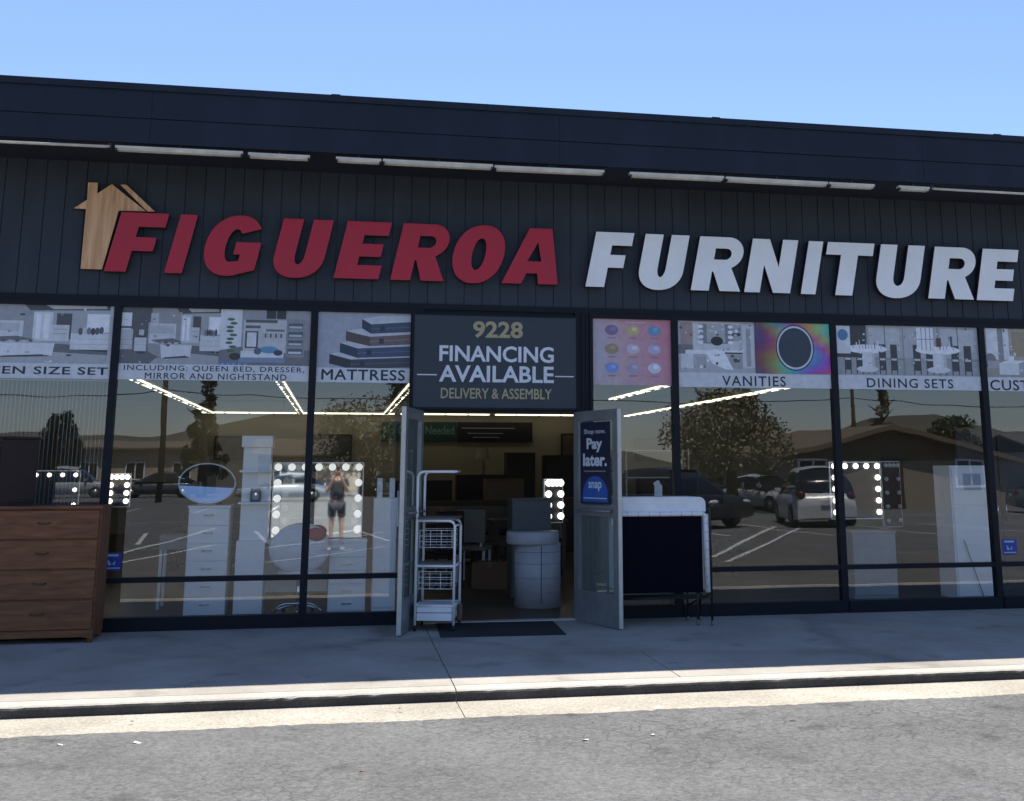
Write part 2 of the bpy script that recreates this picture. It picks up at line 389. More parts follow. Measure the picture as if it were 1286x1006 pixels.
# gutter apron with joints
JT = [-30, -22, -17, -12, -8.6, -5.2, .93, 6.3, 9.6, 13, 17, 22, 30]
b = B()
for x, x2 in zip(JT, JT[1:]):
    b.face([(x+.004, -4.16, .012), (x2-.004, -4.16, .012), (x2-.004, -3.36, .0), (x+.004, -3.36, .0)])
b.face([(-30, -4.16, .002), (30, -4.16, .002), (30, -3.3, -.008), (-30, -3.3, -.008)])
struct(b.build("gutter", GUTTER))
def rounded_profile_slab(b, x0, x1, prof):
    n = len(prof); m_ = max(2, int((x1-x0)/.06)); rings = []
    for k in range(m_+1):
        x = x0+(x1-x0)*k/m_; chip = random.uniform(0, .006)+(random.uniform(.003, .010) if random.random() < .05 else 0)
        ring = []
        for i, (y, z) in enumerate(prof):
            w_ = {2: .3, 3: 1.0, 4: .6}.get(i, 0)
            ring.append(b.v((x, y+chip*w_, z-chip*w_*.8)))
        rings.append(ring)
    b.bm.faces.new(rings[0]); b.bm.faces.new(rings[-1][::-1])
    for a, c in zip(rings, rings[1:]):
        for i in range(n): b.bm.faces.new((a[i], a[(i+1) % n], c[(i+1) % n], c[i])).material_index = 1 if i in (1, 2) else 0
b = B()
for x, x2 in zip(JT, JT[1:]):
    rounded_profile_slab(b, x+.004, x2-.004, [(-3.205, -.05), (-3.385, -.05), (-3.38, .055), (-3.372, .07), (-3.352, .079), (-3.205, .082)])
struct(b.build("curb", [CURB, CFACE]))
b = B()
slabs = [(x, x2, -3.198, .02) for x, x2 in zip(JT, JT[1:]) if x != .93] + [(.93, 2.72, -3.198, -2.0), (2.72, 6.3, -3.198, -2.0), (.93, 6.3, -1.995, .02)]
for x, x2, y0, y1 in slabs:
    if 1:
        f = lambda y: .125 + y*.0133
        x0q, x1q = x+.004, x2-.004
        vs = [b.v(p) for p in ((x0q, y0, f(y0)), (x1q, y0, f(y0)), (x1q, y1, f(y1)), (x0q, y1, f(y1)))]
        lo = [b.v((v.co.x, v.co.y, -.04)) for v in vs]
        b.bm.faces.new(vs)
        for i in range(4): b.bm.faces.new((lo[i], lo[(i+1) % 4], vs[(i+1) % 4], vs[i]))
b.face([(-30, -3.2, .06), (30, -3.2, .06), (30, 0.02, .10), (-30, 0.02, .10)])
struct(b.build("sidewalk", CONC))
b = B(); b.face([(-12, 0.021, .128), (20, 0.021, .128), (20, 17.5, .128), (-12, 17.5, .128)])
struct(b.build("floor", IFLOOR))
b = B()
for px, sl in [(-19.0, 0), (-16.2, 0), (-13.4, 0), (-10.6, 0), (-7.8, 0), (-5.0, 0), (-2.2, 0), (.6, 0), (3.4, 0), (6.2, 0), (9.0, 0), (11.8, 0), (14.6, 0), (17.4, 0)]:
    b.face([(px, -20.5, .021), (px+.11, -20.5, .021), (px+.11+.6, -15.3, .021), (px+.6, -15.3, .021)])
    b.face([(px+8, -39, .021), (px+8.11, -39, .021), (px+8.11, -34, .021), (px+8, -34, .021)])
b.face([(-60, -26.1, .021), (60, -26.1, .021), (60, -26.0, .021), (-60, -26.0, .021)])
for (xa, ya), (xb, yb) in (((7.1, -9.2), (12.7, -20.2)), ((7.0, -8.1), (13.6, -20.2)), ((19.5, -8.0), (16.5, -13.5)), ((-4.3, -12.0), (-3.4, -22.2)), ((-3.9, -9.9), (-2.7, -14.6)), ((-1.5, -13.2), (1.2, -19.6)), ((-1.3, -9.4), (1.0, -13.3))):
    b.face([(xa, ya, .022), (xb, yb, .022), (xb+.12, yb, .022), (xa+.12, ya, .022)])
struct(b.build("parking_lines", PAINTL))

# ================================================================== STORE BUILDING
store = thing("store_building", "long dark slate storefront with board siding, deep eave and full height shop windows", "store", (0, 0, 0))
XA, XB = -10.1, 17.05
# siding: vertical grooved boards
b = B(); x = XA; pitch = .2
while x < XB-.01:
    jit = random.uniform(-.0012, .0012)
    b.box(x+.005, x+pitch-.005, jit, .03, 3.462, 4.90); x += pitch
b.box(XA, XB, .012, .06, 3.46, 4.90)
b.build("siding", NAVY, store)
b = B(); b.box(XA, XB, -.02, .07, 3.398, 3.46); b.build("window_header", FRAME, store)
# roof, soffit, fascia
b = B(); b.box(XA-.4, XB+.4, -.868, 18.2, 4.885, 4.93); b.build("soffit", SOFF, store)
b = B()
seg = [XA-.4, -6.1, -1.95, 2.2, 6.4, 10.6, 14.8, XB+.4]
for i in range(len(seg)-1):
    j = random.uniform(-.002, .002)
    b.box(seg[i]+.0015, seg[i+1]-.0015, -.905+j, -.87, 4.862, 5.108)
    b.box(seg[i]+.0015, seg[i+1]-.0015, -.905-j, -.87, 5.122, 5.452)
b.box(XA-.4, XB+.4, -.89, -.872, 5.10, 5.13)
b.build("fascia", FASC, store)
b = B(); b.box(XA-.42, XB+.42, -.925, -.80, 5.455, 5.475); b.box(XA-.42, XB+.42, -.925, -.917, 5.405, 5.455)
for xx in (-4.4, -.2, 3.9, 7.3): b.box(xx, xx+.09, -.93, -.79, 5.4752, 5.482)
b.build("roof_flashing", FASC, store)
b = B(); b.box(XA-.4, XB+.4, -.80, 18.3, 4.94, 5.45); b.build("roof", SOFF, store)
# shell
b = B()
b.box(-12.2, -12.02, .1, 17.7, .0, 4.88); b.box(20.02, 20.2, .1, 17.7, .0, 4.88); b.box(-12.2, 20.2, 17.55, 17.75, 0, 4.88)
b.build("interior_wall", IWALL, store)
b = B(); b.box(-12, 20, .09, 17.5, 3.36, 3.40); b.build("ceiling", ICEIL, store)
b = B(); b.box(-12.2, XA, -.01, .09, 0, 4.88); b.build("end_wall", NAVY, store)
b = B(); b.box(XB, 20.2, -.01, .09, 0, 4.88); b.build("end_wall", NAVY, store)

BAYS = [(-10.1, -8.12), (-8.12, -6.2), (-6.2, -4.245), (-4.245, -2.285), (-2.285, -.295), (-.295, .765),
        (2.705, 3.69), (3.69, 5.605), (5.605, 7.50), (7.50, 9.42), (9.42, 11.33), (11.33, 13.24), (13.24, 15.15), (15.15, 17.05)]
for (x0, x1) in BAYS:
    h = .037; f = B()
    f.box(x0, x0+h, -.045, .045, .115, 3.398); f.box(x1-h, x1, -.045, .045, .115, 3.398)
    f.box(x0+h, x1-h, -.043, .043, 3.345, 3.398); f.box(x0+h, x1-h, -.043, .043, .585, .635)
    f.box(x0+h, x1-h, -.06, .043, .110, .255)
    win = f.build("window", FRAME, store)
    g = B()
    g.face([(x0+h, 0, .635), (x1-h, 0, .635), (x1-h, 0, 3.345), (x0+h, 0, 3.345)])
    g.build("glass", GLASS, win)
    g = B(); g.face([(x0+h, 0, .255), (x1-h, 0, .255), (x1-h, 0, .585), (x0+h, 0, .585)])
    g.build("lower_glass", GLASS, win)
# door bay frame
b = B()
b.box(.765, .865, -.05, .05, .12, 3.398); b.box(2.535, 2.585, -.05, .05, .12, 3.398)
b.box(2.585, 2.70, -.03, .03, .12, 3.398)
b.box(2.612, 2.628, -.04, -.03, .12, 3.398); b.box(2.660, 2.676, -.04, -.03, .12, 3.398)
b.box(.865, 2.535, -.05, .05, 2.295, 2.345)
b.box(.865, 2.535, .0, .05, 2.345, 3.398)
b.build("door_frame", FRAME, store)
b = B(); b.box(.865, 2.535, -.06, .06, .118, .136, bev=.004); b.build("threshold", ALUE, store)

def door_leaf(name, hx, ang, flip, n_glass_parts):
    d = bpy.data.objects.new(name, None); COL.objects.link(d); d.parent = store
    d.location = (hx, -.03, .118); d.rotation_euler = (0, 0, ang); d.empty_display_size = .2
    W, H, st = .845, 2.185, .095
    f = B()
    f.box(0, st, -.022, .022, .008, H); f.box(W-st, W-.012, -.022, .022, .008, H)
    f.box(st, W-st, -.021, .021, .008, .32); f.box(st, W-st, -.021, .021, H-.11, H); f.box(st, W-st, -.021, .021, 1.09, 1.20)
    f.build("leaf_frame", ALU, d)
    e = B(); e.box(W-.0118, W+.006, -.023, .023, .008, H+.002, bev=.004); e.build("edge_stile", ALUE, d)
    g = B(); g.face([(st, 0, .32), (W-st, 0, .32), (W-st, 0, 1.09), (st, 0, 1.09)]); g.build("lower_pane", DGLASS, d)
    g = B(); g.face([(st, 0, 1.20), (W-st, 0, 1.20), (W-st, 0, H-.11), (st, 0, H-.11)]); g.build("upper_pane", DGLASS, d)
    s = -1 if flip else 1
    p = B(); p.tube([(.12, s*.022, 1.145), (.12, s*.07, 1.145), (W-.12, s*.07, 1.145), (W-.12, s*.022, 1.145)], .014); p.build("push_bar", ALU, d)
    p = B(); p.tube([(W-.15, -s*.022, 1.02), (W-.15, -s*.07, 1.02), (W-.15, -s*.07, 1.36), (W-.15, -s*.022, 1.36)], .012); p.build("pull_handle", ALUE, d)
    for z in (.25, 1.1, 1.95):
        p = B(); p.lathe([(.0, -.05), (.016, -.05), (.016, .05), (0, .05)], (-.012, -s*.02, z), 10); p.build("hinge", ALUE, d)
    return d
ANG_L = math.atan2(-.81, -.235); ANG_R = math.atan2(-.80, .30)
dl = door_leaf("door", .868, ANG_L, False, 2)
dr = door_leaf("door", 2.54, ANG_R, True, 2)

# ================================================================== SIGN LETTERS
def arc(cx, cy, rx, ry, a0, a1, n=18, p=2.0):
    out = []
    for i in range(n+1):
        a = R(a0+(a1-a0)*i/n); c, s = math.cos(a), math.sin(a)
        out.append((cx+rx*math.copysign(abs(c)**(2/p), c), cy+ry*math.copysign(abs(s)**(2/p), s)))
    return out
def glyph(ch, w, st=.335, bt=.235):
    if ch == 'I': return [[(0, 0), (w, 0), (w, 1), (0, 1)]]
    if ch == 'F': return [[(0, 0), (st, 0), (st, .355), (.88*w, .355), (.88*w, .585), (st, .585), (st, 1-bt), (w, 1-bt), (w, 1), (0, 1)]]
    if ch == 'E': return [[(0, 0), (w, 0), (w, bt), (st, bt), (st, .39), (.93*w, .39), (.93*w, .61), (st, .61), (st, 1-bt), (w, 1-bt), (w, 1), (0, 1)]]
    if ch == 'T': return [[(w/2-st/2, 0), (w/2+st/2, 0), (w/2+st/2, 1-bt), (w, 1-bt), (w, 1), (0, 1), (0, 1-bt), (w/2-st/2, 1-bt)]]
    if ch == 'N':
        s = st*.88
        return [[(0, 0), (s, 0), (s, .53), (w-s*1.12, 0), (w, 0), (w, 1), (w-s, 1), (w-s, .47), (s*1.12, 1), (0, 1)]]
    if ch == 'U':
        return [[(0, 1), (0, .36)] + arc(w/2, .36, w/2, .38, 180, 360, 20, 2.2)[1:] + [(w, 1), (w-st, 1), (w-st, .38)] + arc(w/2, .38, w/2-st, .17, 0, -180, 14)[1:] + [(st, 1)]]
    if ch == 'O': return [arc(w/2, .5, w/2, .52, 0, 360, 44, 2.15)[:-1], arc(w/2, .5, w/2-st*.98, .285, 0, -360, 36, 2.1)[:-1]]
    if ch == 'G':
        o = arc(w/2, .5, w/2, .52, 34, 292, 40, 2.15); i = arc(w/2, .5, w/2-st*.98, .285, 284, 46, 30, 2.1)
        return [o + [(w*.985, .09), (w*.985, .56), (w*.54, .56), (w*.54, .35), (w*.985-st*.88, .35), (w*.985-st*.88, .235)] + i]
    if ch == 'R':
        xb = w*.94-.31
        out = [(0, 0), (st, 0), (st, .36), (st+.06, .36), (w-.385, 0), (w, 0), (w*.80, .345), (xb+.155, .425)]
        out = [(0, 0), (st, 0), (st, .355), (st+.03, .355), (w-.39, 0), (w, 0), (w*.74, .43)] + arc(xb, .705, .31, .295, -52, 90, 16) + [(0, 1)]
        hole = [(st, .575), (st, .79)] + arc(xb-.02, .6825, .11, .1075, 90, -90, 10)
        return [out, hole]
    if ch == 'A':
        c = w*.5
        return [[(0, 0), (.345, 0), (.40, .19), (w-.40, .19), (w-.345, 0), (w, 0), (c+.205, 1), (c-.205, 1)], [(c-.13, .40), (c, .76), (c+.13, .40)]]
SLANT = .205
def letters_sign(name, label, items, face_mat, yface, depth, zs):
    x0 = items[0][1]
    t = thing(name, label, "sign", (sum((items[0][1], items[-1][2]))/2, 0, zs(0)[0]))
    for ch, xa, xb in items:
        z0, z1 = zs(xa); H = z1-z0; sh = SLANT*H
        wid, off = xb-xa-sh, 0.0
        if ch in 'OG': wid, off = xb-xa-.075, -.025
        if ch == 'A': wid = xb-xa
        if ch == 'U': wid, off = xb-xa-.105, -.02
        if ch == 'R': wid = xb-xa-.045
        if ch == 'T': wid, off = xb-xa-.03, -.097
        me = curve_mesh(glyph(ch, wid/H), depth/2, .004)
        for v in me.vertices:
            lx, lz = v.co.x*H, v.co.y*H
            back = v.co.z < 0
            v.co = Vector((xa+off+lx+SLANT*lz - t.location.x, yface + (depth/2 - v.co.z), z0+lz-t.location.z))
        me.materials.clear(); me.materials.append(face_mat); me.materials.append(RETURN)
        for p in me.polygons: p.material_index = 0 if (abs(p.normal.y) > .5 or True) and abs(p.normal.z if False else p.normal.y) > .5 else 1
        me.name = "letter"
        o = bpy.data.objects.new("letter", me); COL.objects.link(o); o.parent = t
    return t
letters_sign("red_letter_sign", "large red italic raised letters FIGUEROA on the dark siding", [('F', -2.44, -1.835), ('I', -1.845, -1.544), ('G', -1.489, -.845), ('U', -.767, -.137), ('E', -.113, .487),
    ('R', .488, 1.105), ('O', 1.125, 1.761), ('A', 1.701, 2.326)], RED, -.105, .07, lambda x: (3.70, 4.328))
letters_sign("white_letter_sign", "large white italic raised letters FURNITURE on the dark siding", [('F', 2.647, 3.216), ('U', 3.244, 3.867), ('R', 3.871, 4.502), ('N', 4.509, 5.193), ('I', 5.199, 5.505), ('T', 5.534, 6.15),
    ('U', 6.129, 6.796), ('R', 6.803, 7.438), ('E', 7.433, 8.036)], WHITE, -.105, .07, lambda x: (3.69-.0045*(x-2.6), 4.317-.0045*(x-2.6)))
em = thing("house_emblem", "light oak house shaped board with chimney left of the red letters", "sign", (-2.5, -.02, 3.72))
def outline_part(name, pts, y, depth, m, parent):
    me = curve_mesh([pts], depth/2, .002)
    for v in me.vertices: v.co = Vector((v.co.x-parent.location.x, y+depth/2-v.co.z-parent.location.y, v.co.y-parent.location.z))
    me.materials.clear(); me.materials.append(m); me.materials.append(RETURN); me.name = name
    for p in me.polygons: p.material_index = 0 if abs(p.normal.y) > .5 else 1
    o = bpy.data.objects.new(name, me); COL.objects.link(o); o.parent = parent; return o
outline_part("house_board", [(-2.675, 3.722), (-2.468, 3.722), (-2.349, 4.350), (-2.082, 4.356), (-2.437, 4.631), (-2.575, 4.522), (-2.577, 4.640), (-2.672, 4.638), (-2.667, 4.452), (-2.788, 4.357), (-2.670, 4.354)], -.07, .05, OAK, em)
outline_part("roof_strip", [(-2.349, 4.629), (-2.293, 4.632), (-1.989, 4.356), (-2.060, 4.353)], -.07, .05, OAK, em)

# ================================================================== EAVE STRIP LIGHTS
for x0, x1, z, dz, kind in [(-6.5, -4.6, 4.83, .03, 0), (-4.58, -2.32, 4.826, .03, 0), (-2.27, -1.05, 4.824, .034, 1), (-1.0, -.39, 4.818, .034, 1), (-.13, .33, 4.818, .034, 1), (.345, 1.49, 4.82, .038, 2), (1.505, 2.69, 4.815, .038, 2),
        (2.97, 4.03, 4.815, .038, 2), (4.05, 5.24, 4.812, .036, 1), (5.255, 5.8, 4.81, .036, 1), (6.09, 6.47, 4.81, .034, 1), (6.50, 8.9, 4.81, .028, 0), (8.95, 11.3, 4.81, .028, 0)]:
    pos = "left of the house emblem" if x1 < -3 else ("above the house emblem" if x1 < -2.3 and x0 > -5 else "above the " + ("red" if x0 < 2.4 else "white") + " letters " + "".join(c for c, q in zip("FIGUEROA FURNITURE", (-2.14, -1.7, -1.17, -.45, .19, .8, 1.44, 2.01, 2.4, 2.93, 3.56, 4.19, 4.85, 5.35, 5.84, 6.46, 7.12, 7.73)) if x0-.15 < q < x1+.15).strip())
    if x0 > 8.5: pos = "right of the white letters"
    if -4.7 < x0 < -4.5: pos = "above the house emblem"
    lab = {0: "thin bare pale tube under the dark eave edge", 1: "short aged white strip light under the dark eave edge", 2: "long aged white strip light with channel under the dark eave edge"}[kind]
    t = thing("strip_light", lab.replace("under the dark eave edge", "under the eave") + " " + pos, "light", ((x0+x1)/2, -.86, z-dz), 0, "strip lights along the eave edge")
    L = (x1-x0)/2; tilt = random.uniform(-.006, .006)
    T = Matrix.Rotation(tilt, 4, 'Y')
    if kind == 0:
        b = B(T); b.tube([(-L, -.02, dz/2), (L, -.02, dz/2)], dz*.5); b.build("tube", EAVEL, t)
        b = B(T)
        for s in (-1, 1):
            b = B(T); b.box(s*L-.02, s*L+.02, -.03, .02, 0, dz+.022); b.build("bracket", BLACK, t)
        b = B(T); b.box(L*.5-.01, L*.5+.01, -.012, .012, dz-.003, dz+.035); b.build("hanger", BLACK, t)
    else:
        b = B(T); b.box(-L, L, -.035, .035, dz*.45, dz+.01, bev=.004); b.build("housing", EAVEL, t)
        for q in (-.024, .024):
            b = B(T); b.tube([(-L+.015, q, dz*.18), (L-.015, q, dz*.18)], .013); b.build("tube", EAVEL, t)
        for s in (-1, 1):
            b = B(T); b.box(s*L-(.018 if s > 0 else 0), s*L+(.0 if s > 0 else .018), -.04, .04, -.008, dz*.44); b.build("socket", BLACK, t)
        b = B(T); b.box(-.012, .012, -.012, .012, dz+.0101, dz+.06); b.build("hanger", BLACK, t)

# ================================================================== DOORWAY SIGN
t = thing("doorway_sign", "dark navy sign panel above the open doors reading 9228 FINANCING AVAILABLE", "sign", (1.652, -.08, 2.325))
b = B(Matrix.Translation(-t.location)); b.box(.742, 2.562, -.085, -.051, 2.318, 3.35, bev=.003); b.build("panel", SIGNB, t)
b = B(Matrix.Translation(-t.location))
b.box(.742, .762, -.093, -.0855, 2.318, 3.35); b.box(2.542, 2.562, -.093, -.0855, 2.318, 3.35); b.box(.762, 2.542, -.093, -.0855, 3.33, 3.35); b.box(.762, 2.542, -.093, -.0855, 2.318, 2.338)
b.build("rim", FRAME, t)
def sgn(body, x0, x1, z0, z1, m, bold, name="lettering"):
    return lettering(body, x0-t.location.x, x1-t.location.x, z0-t.location.z, z1-t.location.z, -.0862-t.location.y, m, t, bold, name)
sgn("9228", 1.395, 1.945, 3.09, 3.275, GOLD, .028)
sgn("FINANCING", 1.035, 2.29, 2.83, 3.005, WINK, .022)
sgn("AVAILABLE", 1.035, 2.29, 2.61, 2.79, WINK, .022)
sgn("DELIVERY & ASSEMBLY", 1.06, 2.265, 2.435, 2.545, GOLD, -.014)
b = B(Matrix.Translation(-t.location)); b.box(.80, 1.012, -.0875, -.0858, 2.678, 2.690); b.box(2.305, 2.512, -.0875, -.0858, 2.678, 2.690); b.build("rule_line", WINK, t)

# ================================================================== WINDOW BANNERS
BAND = .58
def banner(x0, x1, label, body, tx, tz, bold, zt=3.345, zb=2.595, band=.155, spacing=1.0, name="window_banner"):
    t = thing(name, label, "banner", ((x0+x1)/2, -.006, zb))
    cx = t.location.x
    A = Art(x0-cx, x1-cx, 0, zt-zb, .0)
    A.rect(0, 0, 1, 1, .40)
    A.band = band/(zt-zb)
    t["_"] = 0; del t["_"]
    def finish():
        A.rect(0, 0, 1, A.band, BAND)
        A.build("printed_sheet", t)
        for (s, a, b_, z0, z1) in body:
            lettering(s, a-cx, b_-cx, z0-zb, z1-zb, -.00008*len(A.it)-.001, INK, t, bold, spacing=spacing)
    return A, finish
def bedroom(A, u0, u1, v0, flip=False, tone=1.0):
    W = u1-u0
    U = lambda u: u0+W*(1-u if flip else u)
    def rc(a, b_, c, d, col): A.rect(min(U(a), U(c)), v0+(1-v0)*b_, max(U(a), U(c)), v0+(1-v0)*d, col*tone)
    def pg(pts, col): A.poly([(U(a), v0+(1-v0)*b_) for a, b_ in pts], col*tone)
    rc(0, 0, 1, 1, .24); rc(0, .32, .30, 1, .15); rc(.30, .32, .62, 1, .36); rc(.62, .32, 1, 1, .42)
    pg([(.55, 1), (1, 1), (1, .93), (.58, .90)], .12); pg([(.66, 1), (.98, 1), (.98, .955), (.70, .93)], .5)
    pg([(0, 0), (1, 0), (1, .28), (.62, .36), (0, .34)], .19); pg([(.3, 0), (1, 0), (1, .15), (.66, .2), (.36, .1)], .42)
    rc(.60, .38, .70, .88, .62); rc(.615, .42, .64, .84, .8); rc(.655, .42, .685, .84, .8); rc(.72, .42, .80, .86, .12)
    rc(.29, .66, .37, .90, .52); rc(.27, .36, .55, .72, .60); rc(.29, .54, .53, .68, .50); rc(.27, .36, .285, .74, .44)
    pg([(.27, .36), (.55, .40), (.72, .34), (.42, .24)], .46); pg([(.30, .42), (.52, .46), (.62, .40), (.40, .36)], .2)
    for k in range(7): rc(.41+.035*k, .355+.004*(k % 2), .43+.035*k, .39, .14 if k % 2 else .5)
    pg([(.40, .34), (.72, .34), (.71, .12), (.42, .09)], .66); pg([(.27, .36), (.40, .34), (.42, .09), (.28, .22)], .36); pg([(.42, .09), (.71, .12), (.66, .15), (.46, .12)], .1)
    rc(.70, .38, .79, .66, .58); rc(.71, .50, .78, .51, .3); rc(.71, .58, .78, .59, .3)
    rc(.80, .24, 1, .52, .62); rc(.80, .42, 1, .425, .34); rc(.80, .33, 1, .335, .34); pg([(.82, .24), (1, .24), (1, .20), (.84, .235)], .08)
    rc(.88, .54, 1, .86, .72); rc(.895, .56, .995, .84, .84)
    for k in range(6): A.ell(U(.85+.022*k), v0+(1-v0)*(.55+.03*random.random()), .012*W, .05, random.choice([.1, .55, .25, .15]))
    rc(.14, .22, .26, .46, .60); rc(.15, .33, .25, .335, .3); rc(.17, .18, .25, .22, .1); rc(.18, .5, .23, .6, .55); rc(.17, .46, .24, .5, .1)
    rc(0, .25, .12, .60, .52); rc(0, .42, .12, .425, .28); rc(0, .33, .12, .335, .28); rc(0, .60, .10, .90, .74); rc(0, .62, .10, .66, .2)
    for k in range(26):
        a, b_ = random.random(), random.random(); rc(a, b_*.96, min(1, a+random.uniform(.004, .03)), min(1, b_*.96+random.uniform(.005, .04)), random.choice([.1, .3, .55, .7]))
def dining(A, u0, u1, v0, dark=.1):
    W = u1-u0; U = lambda u: u0+W*u; V = lambda v: v0+(1-v0)*v
    def rc(a, b_, c, d, col): A.rect(U(a), V(b_), U(c), V(d), col)
    rc(0, 0, 1, 1, .30); rc(0, .35, .45, 1, dark*.8); rc(.47, .35, 1, 1, .42); rc(.5, .5, .95, .95, .5); rc(.72, .4, .735, 1, .2)
    A.poly([(U(0), V(0)), (U(1), V(0)), (U(1), V(.3)), (U(0), V(.35))], .36)
    for k in range(5):
        x = .12+.17*k
        rc(x, .10, x+.10, .62 if k in (0, 3, 4) else .55, .09 if k != 2 else .5); rc(x+.01, .30, x+.09, .34, .55)
        rc(x, .02, x+.015, .12, .1); rc(x+.085, .02, x+.1, .12, .1)
    A.ell(U(.45), V(.52), .30*W, .07, .74, 22); A.ell(U(.45), V(.54), .28*W, .055, .82, 22); rc(.38, .12, .52, .46, .62); A.ell(U(.45), V(.12), .16*W, .05, .6)
    for k in range(10): rc(.25+.045*k, .53, .265+.045*k, .60+.05*(k % 3), random.choice([.2, .7, .45]))
    for k in range(28):
        a, b_ = random.random()*.97, random.random()*.95; rc(a, b_, a+random.uniform(.004, .03), b_+random.uniform(.01, .05), random.choice([.08, .3, .6, .75]))

A, fin = banner(-4.205, -2.325, "bedroom banner reading QUEEN SIZE SET at the left picture edge", [("QUEEN SIZE SET", -3.74, -2.345, 2.622, 2.715)], 0, 0, .018, spacing=1.1)
bedroom(A, .0, .98, A.band); A.rect(.98, 0, 1, 1, .5); fin()
A, fin = banner(-2.245, -.335, "banner listing bed, dresser, mirror and nightstand over two room pictures", [("INCLUDING: QUEEN BED, DRESSER,", -2.19, -.38, 2.682, 2.745), ("MIRROR AND NIGHTSTAND", -1.98, -.56, 2.606, 2.668)], 0, 0, -.009, band=.165, spacing=1.15)
bedroom(A, .0, .515, A.band, tone=.92)
v0 = A.band
A.rect(.515, v0, 1, 1, .34); A.rect(.515, v0, .63, 1, .62); A.poly([(.515, v0), (1, v0), (1, v0+.22), (.63, v0+.26), (.515, v0+.2)], .22)
for k in range(9): A.ell(.575+.012*math.sin(k*2), .42+.055*k, .02, .02, (.08, .13+.02*(k % 3), .09))
A.rect(.64, .40, .87, .86, .50); A.rect(.65, .74, .73, .78, .16); A.rect(.65, .82, .82, .86, .14); A.rect(.76, .70, .86, .73, .2); A.rect(.65, .46, .72, .70, .12); A.rect(.66, .48, .71, .68, .6)
for k in range(8): A.rect(.74+.014*k, .60+.01*(k % 2), .75+.014*k, .67, (.1, .12, .16) if k % 2 else (.5, .45, .35))
A.rect(.63, .32, .86, .42, .62); A.rect(.62, .26, .87, .33, (.20, .28, .40)); A.ell(.78, .44, .05, .05, (.12, .30, .48)); A.ell(.83, .40, .025, .04, (.05, .06, .1)); A.ell(.72, .42, .02, .05, (.1, .14, .2))
A.rect(.87, .34, .97, .88, .30)
for k in range(4): A.rect(.88, .38+.12*k, .96, .46+.12*k, (.10, .12, .16)); A.rect(.885, .39+.12*k, .955, .42+.12*k, random.choice([.5, .36, .6]))
A.rect(.76, .88, .81, 1, .07); A.rect(.815, .88, .865, 1, .07); A.rect(.515, v0, .63, v0+.03, (.10, .22, .50))
for k in range(5): A.rect(.53+.03*k, v0, .545+.03*k, v0+.025, (.2, .35, .6))
A.ell(.60, .34, .03, .05, .07); fin()
A, fin = banner(-.255, .725, "banner reading MATTRESS with a picture of stacked mattress corners", [("MATTRESS", -.20, .675, 2.622, 2.732)], 0, 0, -.016, spacing=1.08)
A.rect(0, 0, 1, 1, (.36, .38, .46))
for (l_, m_, tt, c) in [(.13, .36, .40, (.055, .065, .085)), (.24, .43, .56, (.06, .085, .15)), (.30, .56, .73, (.16, .12, .12)), (.47, .57, .91, (.055, .08, .13))]:
    h_ = .135; f_ = tt-.075
    A.poly([(l_, tt), (l_, tt-h_), (m_, f_-h_), (m_, f_)], tuple(k*.6 for k in c))
    A.poly([(m_, f_), (m_, f_-h_), (1, f_-h_+.035), (1, f_+.045)], c)
    A.poly([(l_, tt), (m_, f_), (1, f_+.045), (1, tt+.06), (l_+.22, tt+.055)], (.52, .54, .60))
    A.poly([(m_, f_-h_*.45), (1, f_-h_*.45+.04), (1, f_-h_*.55+.04), (m_, f_-h_*.55)], tuple(k*1.7 for k in c))
    A.rect(m_+.10, f_-h_+.04, m_+.15, f_-.02, (.03, .04, .06))
A.rect(.0, 0, 1, A.band, .45)
fin()
# pink poster: gradient and nine plain round spots
t = thing("pink_poster", "pink gradient poster with nine small coloured round spots right of the doorway sign", "poster", (3.20, -.006, 2.605))
A = Art(-.455, .455, 0, .74, 0)
N = 10
for i in range(N):
    for j in range(N):
        def cc(u, v):
            k = min(1, max(0, u*.85+.25*v-.15)); g = (.52, .42, .46); h = (.56, .20, .28); l_ = (.40, .42, .56)
            q = max(0, 1-abs(u-.1)*3-abs(v-.55)*1.4)
            return tuple((g[m]*(1-k)+h[m]*k)*(1-.6*q)+l_[m]*.6*q for m in range(3))
        p = [(i/N, j/N), ((i+1)/N, j/N), ((i+1)/N, (j+1)/N), (i/N, (j+1)/N)]
        A.it.append((p, [cc(*q) for q in p]))
A.it = [(p, c) for p, c in A.it]
base = A.it; A.it = []
cols = [(.20, .16, .30), (.52, .44, .22), (.16, .30, .48), (.33, .26, .16), (.55, .50, .60), (.45, .42, .62), (.20, .30, .65), (.38, .33, .46), (.60, .62, .72)]
for r_ in range(3):
    for c_ in range(3):
        u, v = .24+.27*c_, .83-.285*r_
        A.ell(u, v, .085, .078, cols[r_*3+c_]); A.ell(u, v-.12, .06, .012, (.33, .24, .30)); A.ell(u+.02, v+.02, .035, .03, tuple(min(1, x*1.35) for x in cols[r_*3+c_]))
A.rect(.42, .945, .68, .96, (.62, .5, .55))
spots = A.it
A.it = spots; A.y = -.002; A.build("spot_print", t)
A2 = Art(-.455, .455, 0, .74, 0)
class _G: pass
bm = bmesh.new(); cl = bm.loops.layers.float_color.new("Col")
for pts, c in base:
    f = bm.faces.new([bm.verts.new((-.455+.91*u, 0, .74*v)) for u, v in pts])
    for k, lp in enumerate(f.loops): lp[cl] = (*c[k], 1)
me = bpy.data.meshes.new("printed_sheet"); bm.to_mesh(me); bm.free(); me.materials.append(ART)
o = bpy.data.objects.new("printed_sheet", me); COL.objects.link(o); o.parent = t
